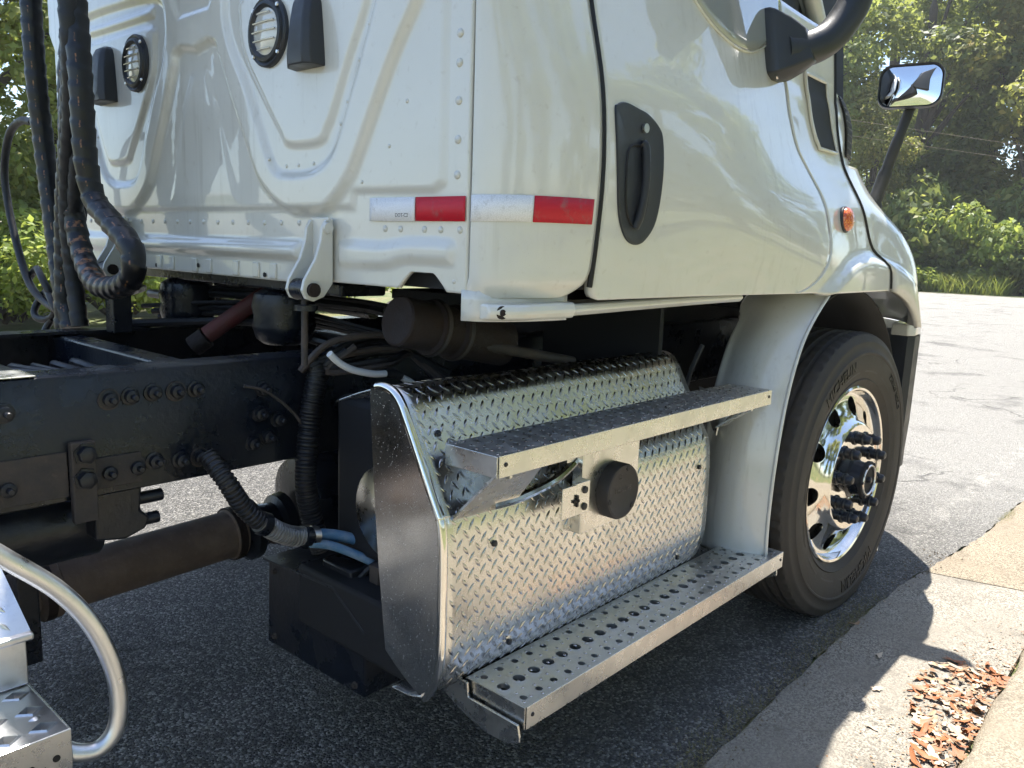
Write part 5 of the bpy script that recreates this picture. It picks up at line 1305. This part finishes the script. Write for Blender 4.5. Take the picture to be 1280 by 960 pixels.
while cnt < 296:
    x = random.gauss(-.55, .45); y = -1.78 + abs(random.gauss(0, .11))
    if not (-1.6 < x < .9 and y < -1.33): continue
    o = bpy.data.objects.new('leaf', random.choice(LM)); COL.objects.link(o); o.parent = pile; s = random.choice((.012, .016, .022, .03))
    o.location = (x + .45, y + 1.70, .010); o.rotation_euler = (random.gauss(0, .12), random.gauss(0, .12), random.uniform(0, 6.28)); o.scale = (s, s * random.uniform(.5, 1), s * .6); cnt += 1
g = MB()
for k in range(1300):
    x = random.gauss(-.55, .38); y = -1.785 + abs(random.gauss(0, .10)); s = random.uniform(.0015, .006); a = random.uniform(0, 6.28); q, c_ = math.cos(a) * s, math.sin(a) * s; z = .006 + random.random() * .004
    g.add([(x + q, y + c_, z), (x - c_ * .6, y + q * .6, z + .001), (x - q, y - c_, z), (x + c_ * .6, y - q * .6, z + .001)], [(0, 1, 2, 3)])
cr_ = g.build('leaf_crumbs', M['dead_b'], pile, smooth=0, loc=(.45, 1.70, 0)); cr_['kind'] = 'stuff'
# a few strays
for k, (x, y, z, w) in enumerate([(-.32, -1.44, .010, 'pale curled leaf lying alone on the shaded gutter slab'), (.14, -1.33, .006, 'small pale leaf on the asphalt edge beside the front tyre'), (-.13, -1.30, .008, 'tan leaf in the weeds below the front tyre'), (.55, -1.75, .012, 'stray leaf on the sunlit gutter beyond the leaf drift'), (-1.50, -.85, .004, 'small leaf on the asphalt under the lower cab step')]):
    o = bpy.data.objects.new('fallen_leaf', LM[(2, 5, 1, 3, 2)[k]]); COL.objects.link(o); o.location = (x, y, z); s = (.04, .03, .035, .03, .022)[k]; o.scale = (s, s * .7, s); o.rotation_euler = (.3, .2, k * 1.3)
    tag(o, w, 'leaf', 'stray leaves')
# crumbs and weeds along the seam
g = MB()
for k in range(900):
    x = random.uniform(-2.2, .9); y = edge(x) + abs(random.gauss(0, .07)) * random.choice((1, 1, 1, -.4)); s = random.uniform(.0015, .006); z = .002 + (.006 if y < edge(x) else 0)
    a = random.uniform(0, 6.28); c_, q = math.cos(a) * s, math.sin(a) * s
    g.add([(x + c_, y + q, z), (x - q, y + c_, z), (x - c_, y - q, z), (x, y, z + s)], [(0, 1, 3), (1, 2, 3), (2, 0, 3)])
tag(g.build('grit', M['conc2'], smooth=0), 'loose grit along the edge of the asphalt', 'grit', kind='stuff')
def weeds(n, fn, label):
    vs = []; fs = []
    for k in range(n):
        x, y = fn(); hh = random.uniform(.004, .018); a = random.uniform(0, 6.28); l_ = random.uniform(.006, .022); o = len(vs); w = .0009
        dx, dy = math.cos(a), math.sin(a); vs += [(x - dy * w, y + dx * w, .003), (x + dy * w, y - dx * w, .003), (x + dx * l_, y + dy * l_, hh)]; fs.append((o, o + 1, o + 2))
    g = MB(); g.add(vs, fs); return tag(g.build('weeds', M['drygrass'], smooth=0), label, 'weeds', kind='stuff')
weeds(2600, lambda: ((lambda x: (x, edge(x) + abs(random.gauss(0, .045)) - .01))(random.choice((random.gauss(-.15, .18), random.uniform(-1.9, .2), random.gauss(-1.2, .3))))), 'dry weeds and moss along the asphalt edge')
weeds(500, lambda: (lambda x: (x, edge(x) - .01 + random.gauss(0, .012)))(random.gauss(1.75, .09)), 'small green weeds at the far gutter edge')

# ------------------------------------------------------------------ summer air
hz = MB().box((-30, -40, -1.2), (75, 45, 26)).build('haze', None, smooth=0)
hm_ = bpy.data.materials.new('pale_air'); hm_.use_nodes = True; nt_ = hm_.node_tree; nt_.nodes.clear()
ou = nt_.nodes.new('ShaderNodeOutputMaterial'); pv_ = nt_.nodes.new('ShaderNodeVolumePrincipled')
pv_.inputs['Color'].default_value = (.92, .95, 1, 1); pv_.inputs['Density'].default_value = .0007; pv_.inputs['Anisotropy'].default_value = .3
nt_.links.new(pv_.outputs[0], ou.inputs['Volume']); hz.data.materials.append(hm_); hz['kind'] = 'stuff'
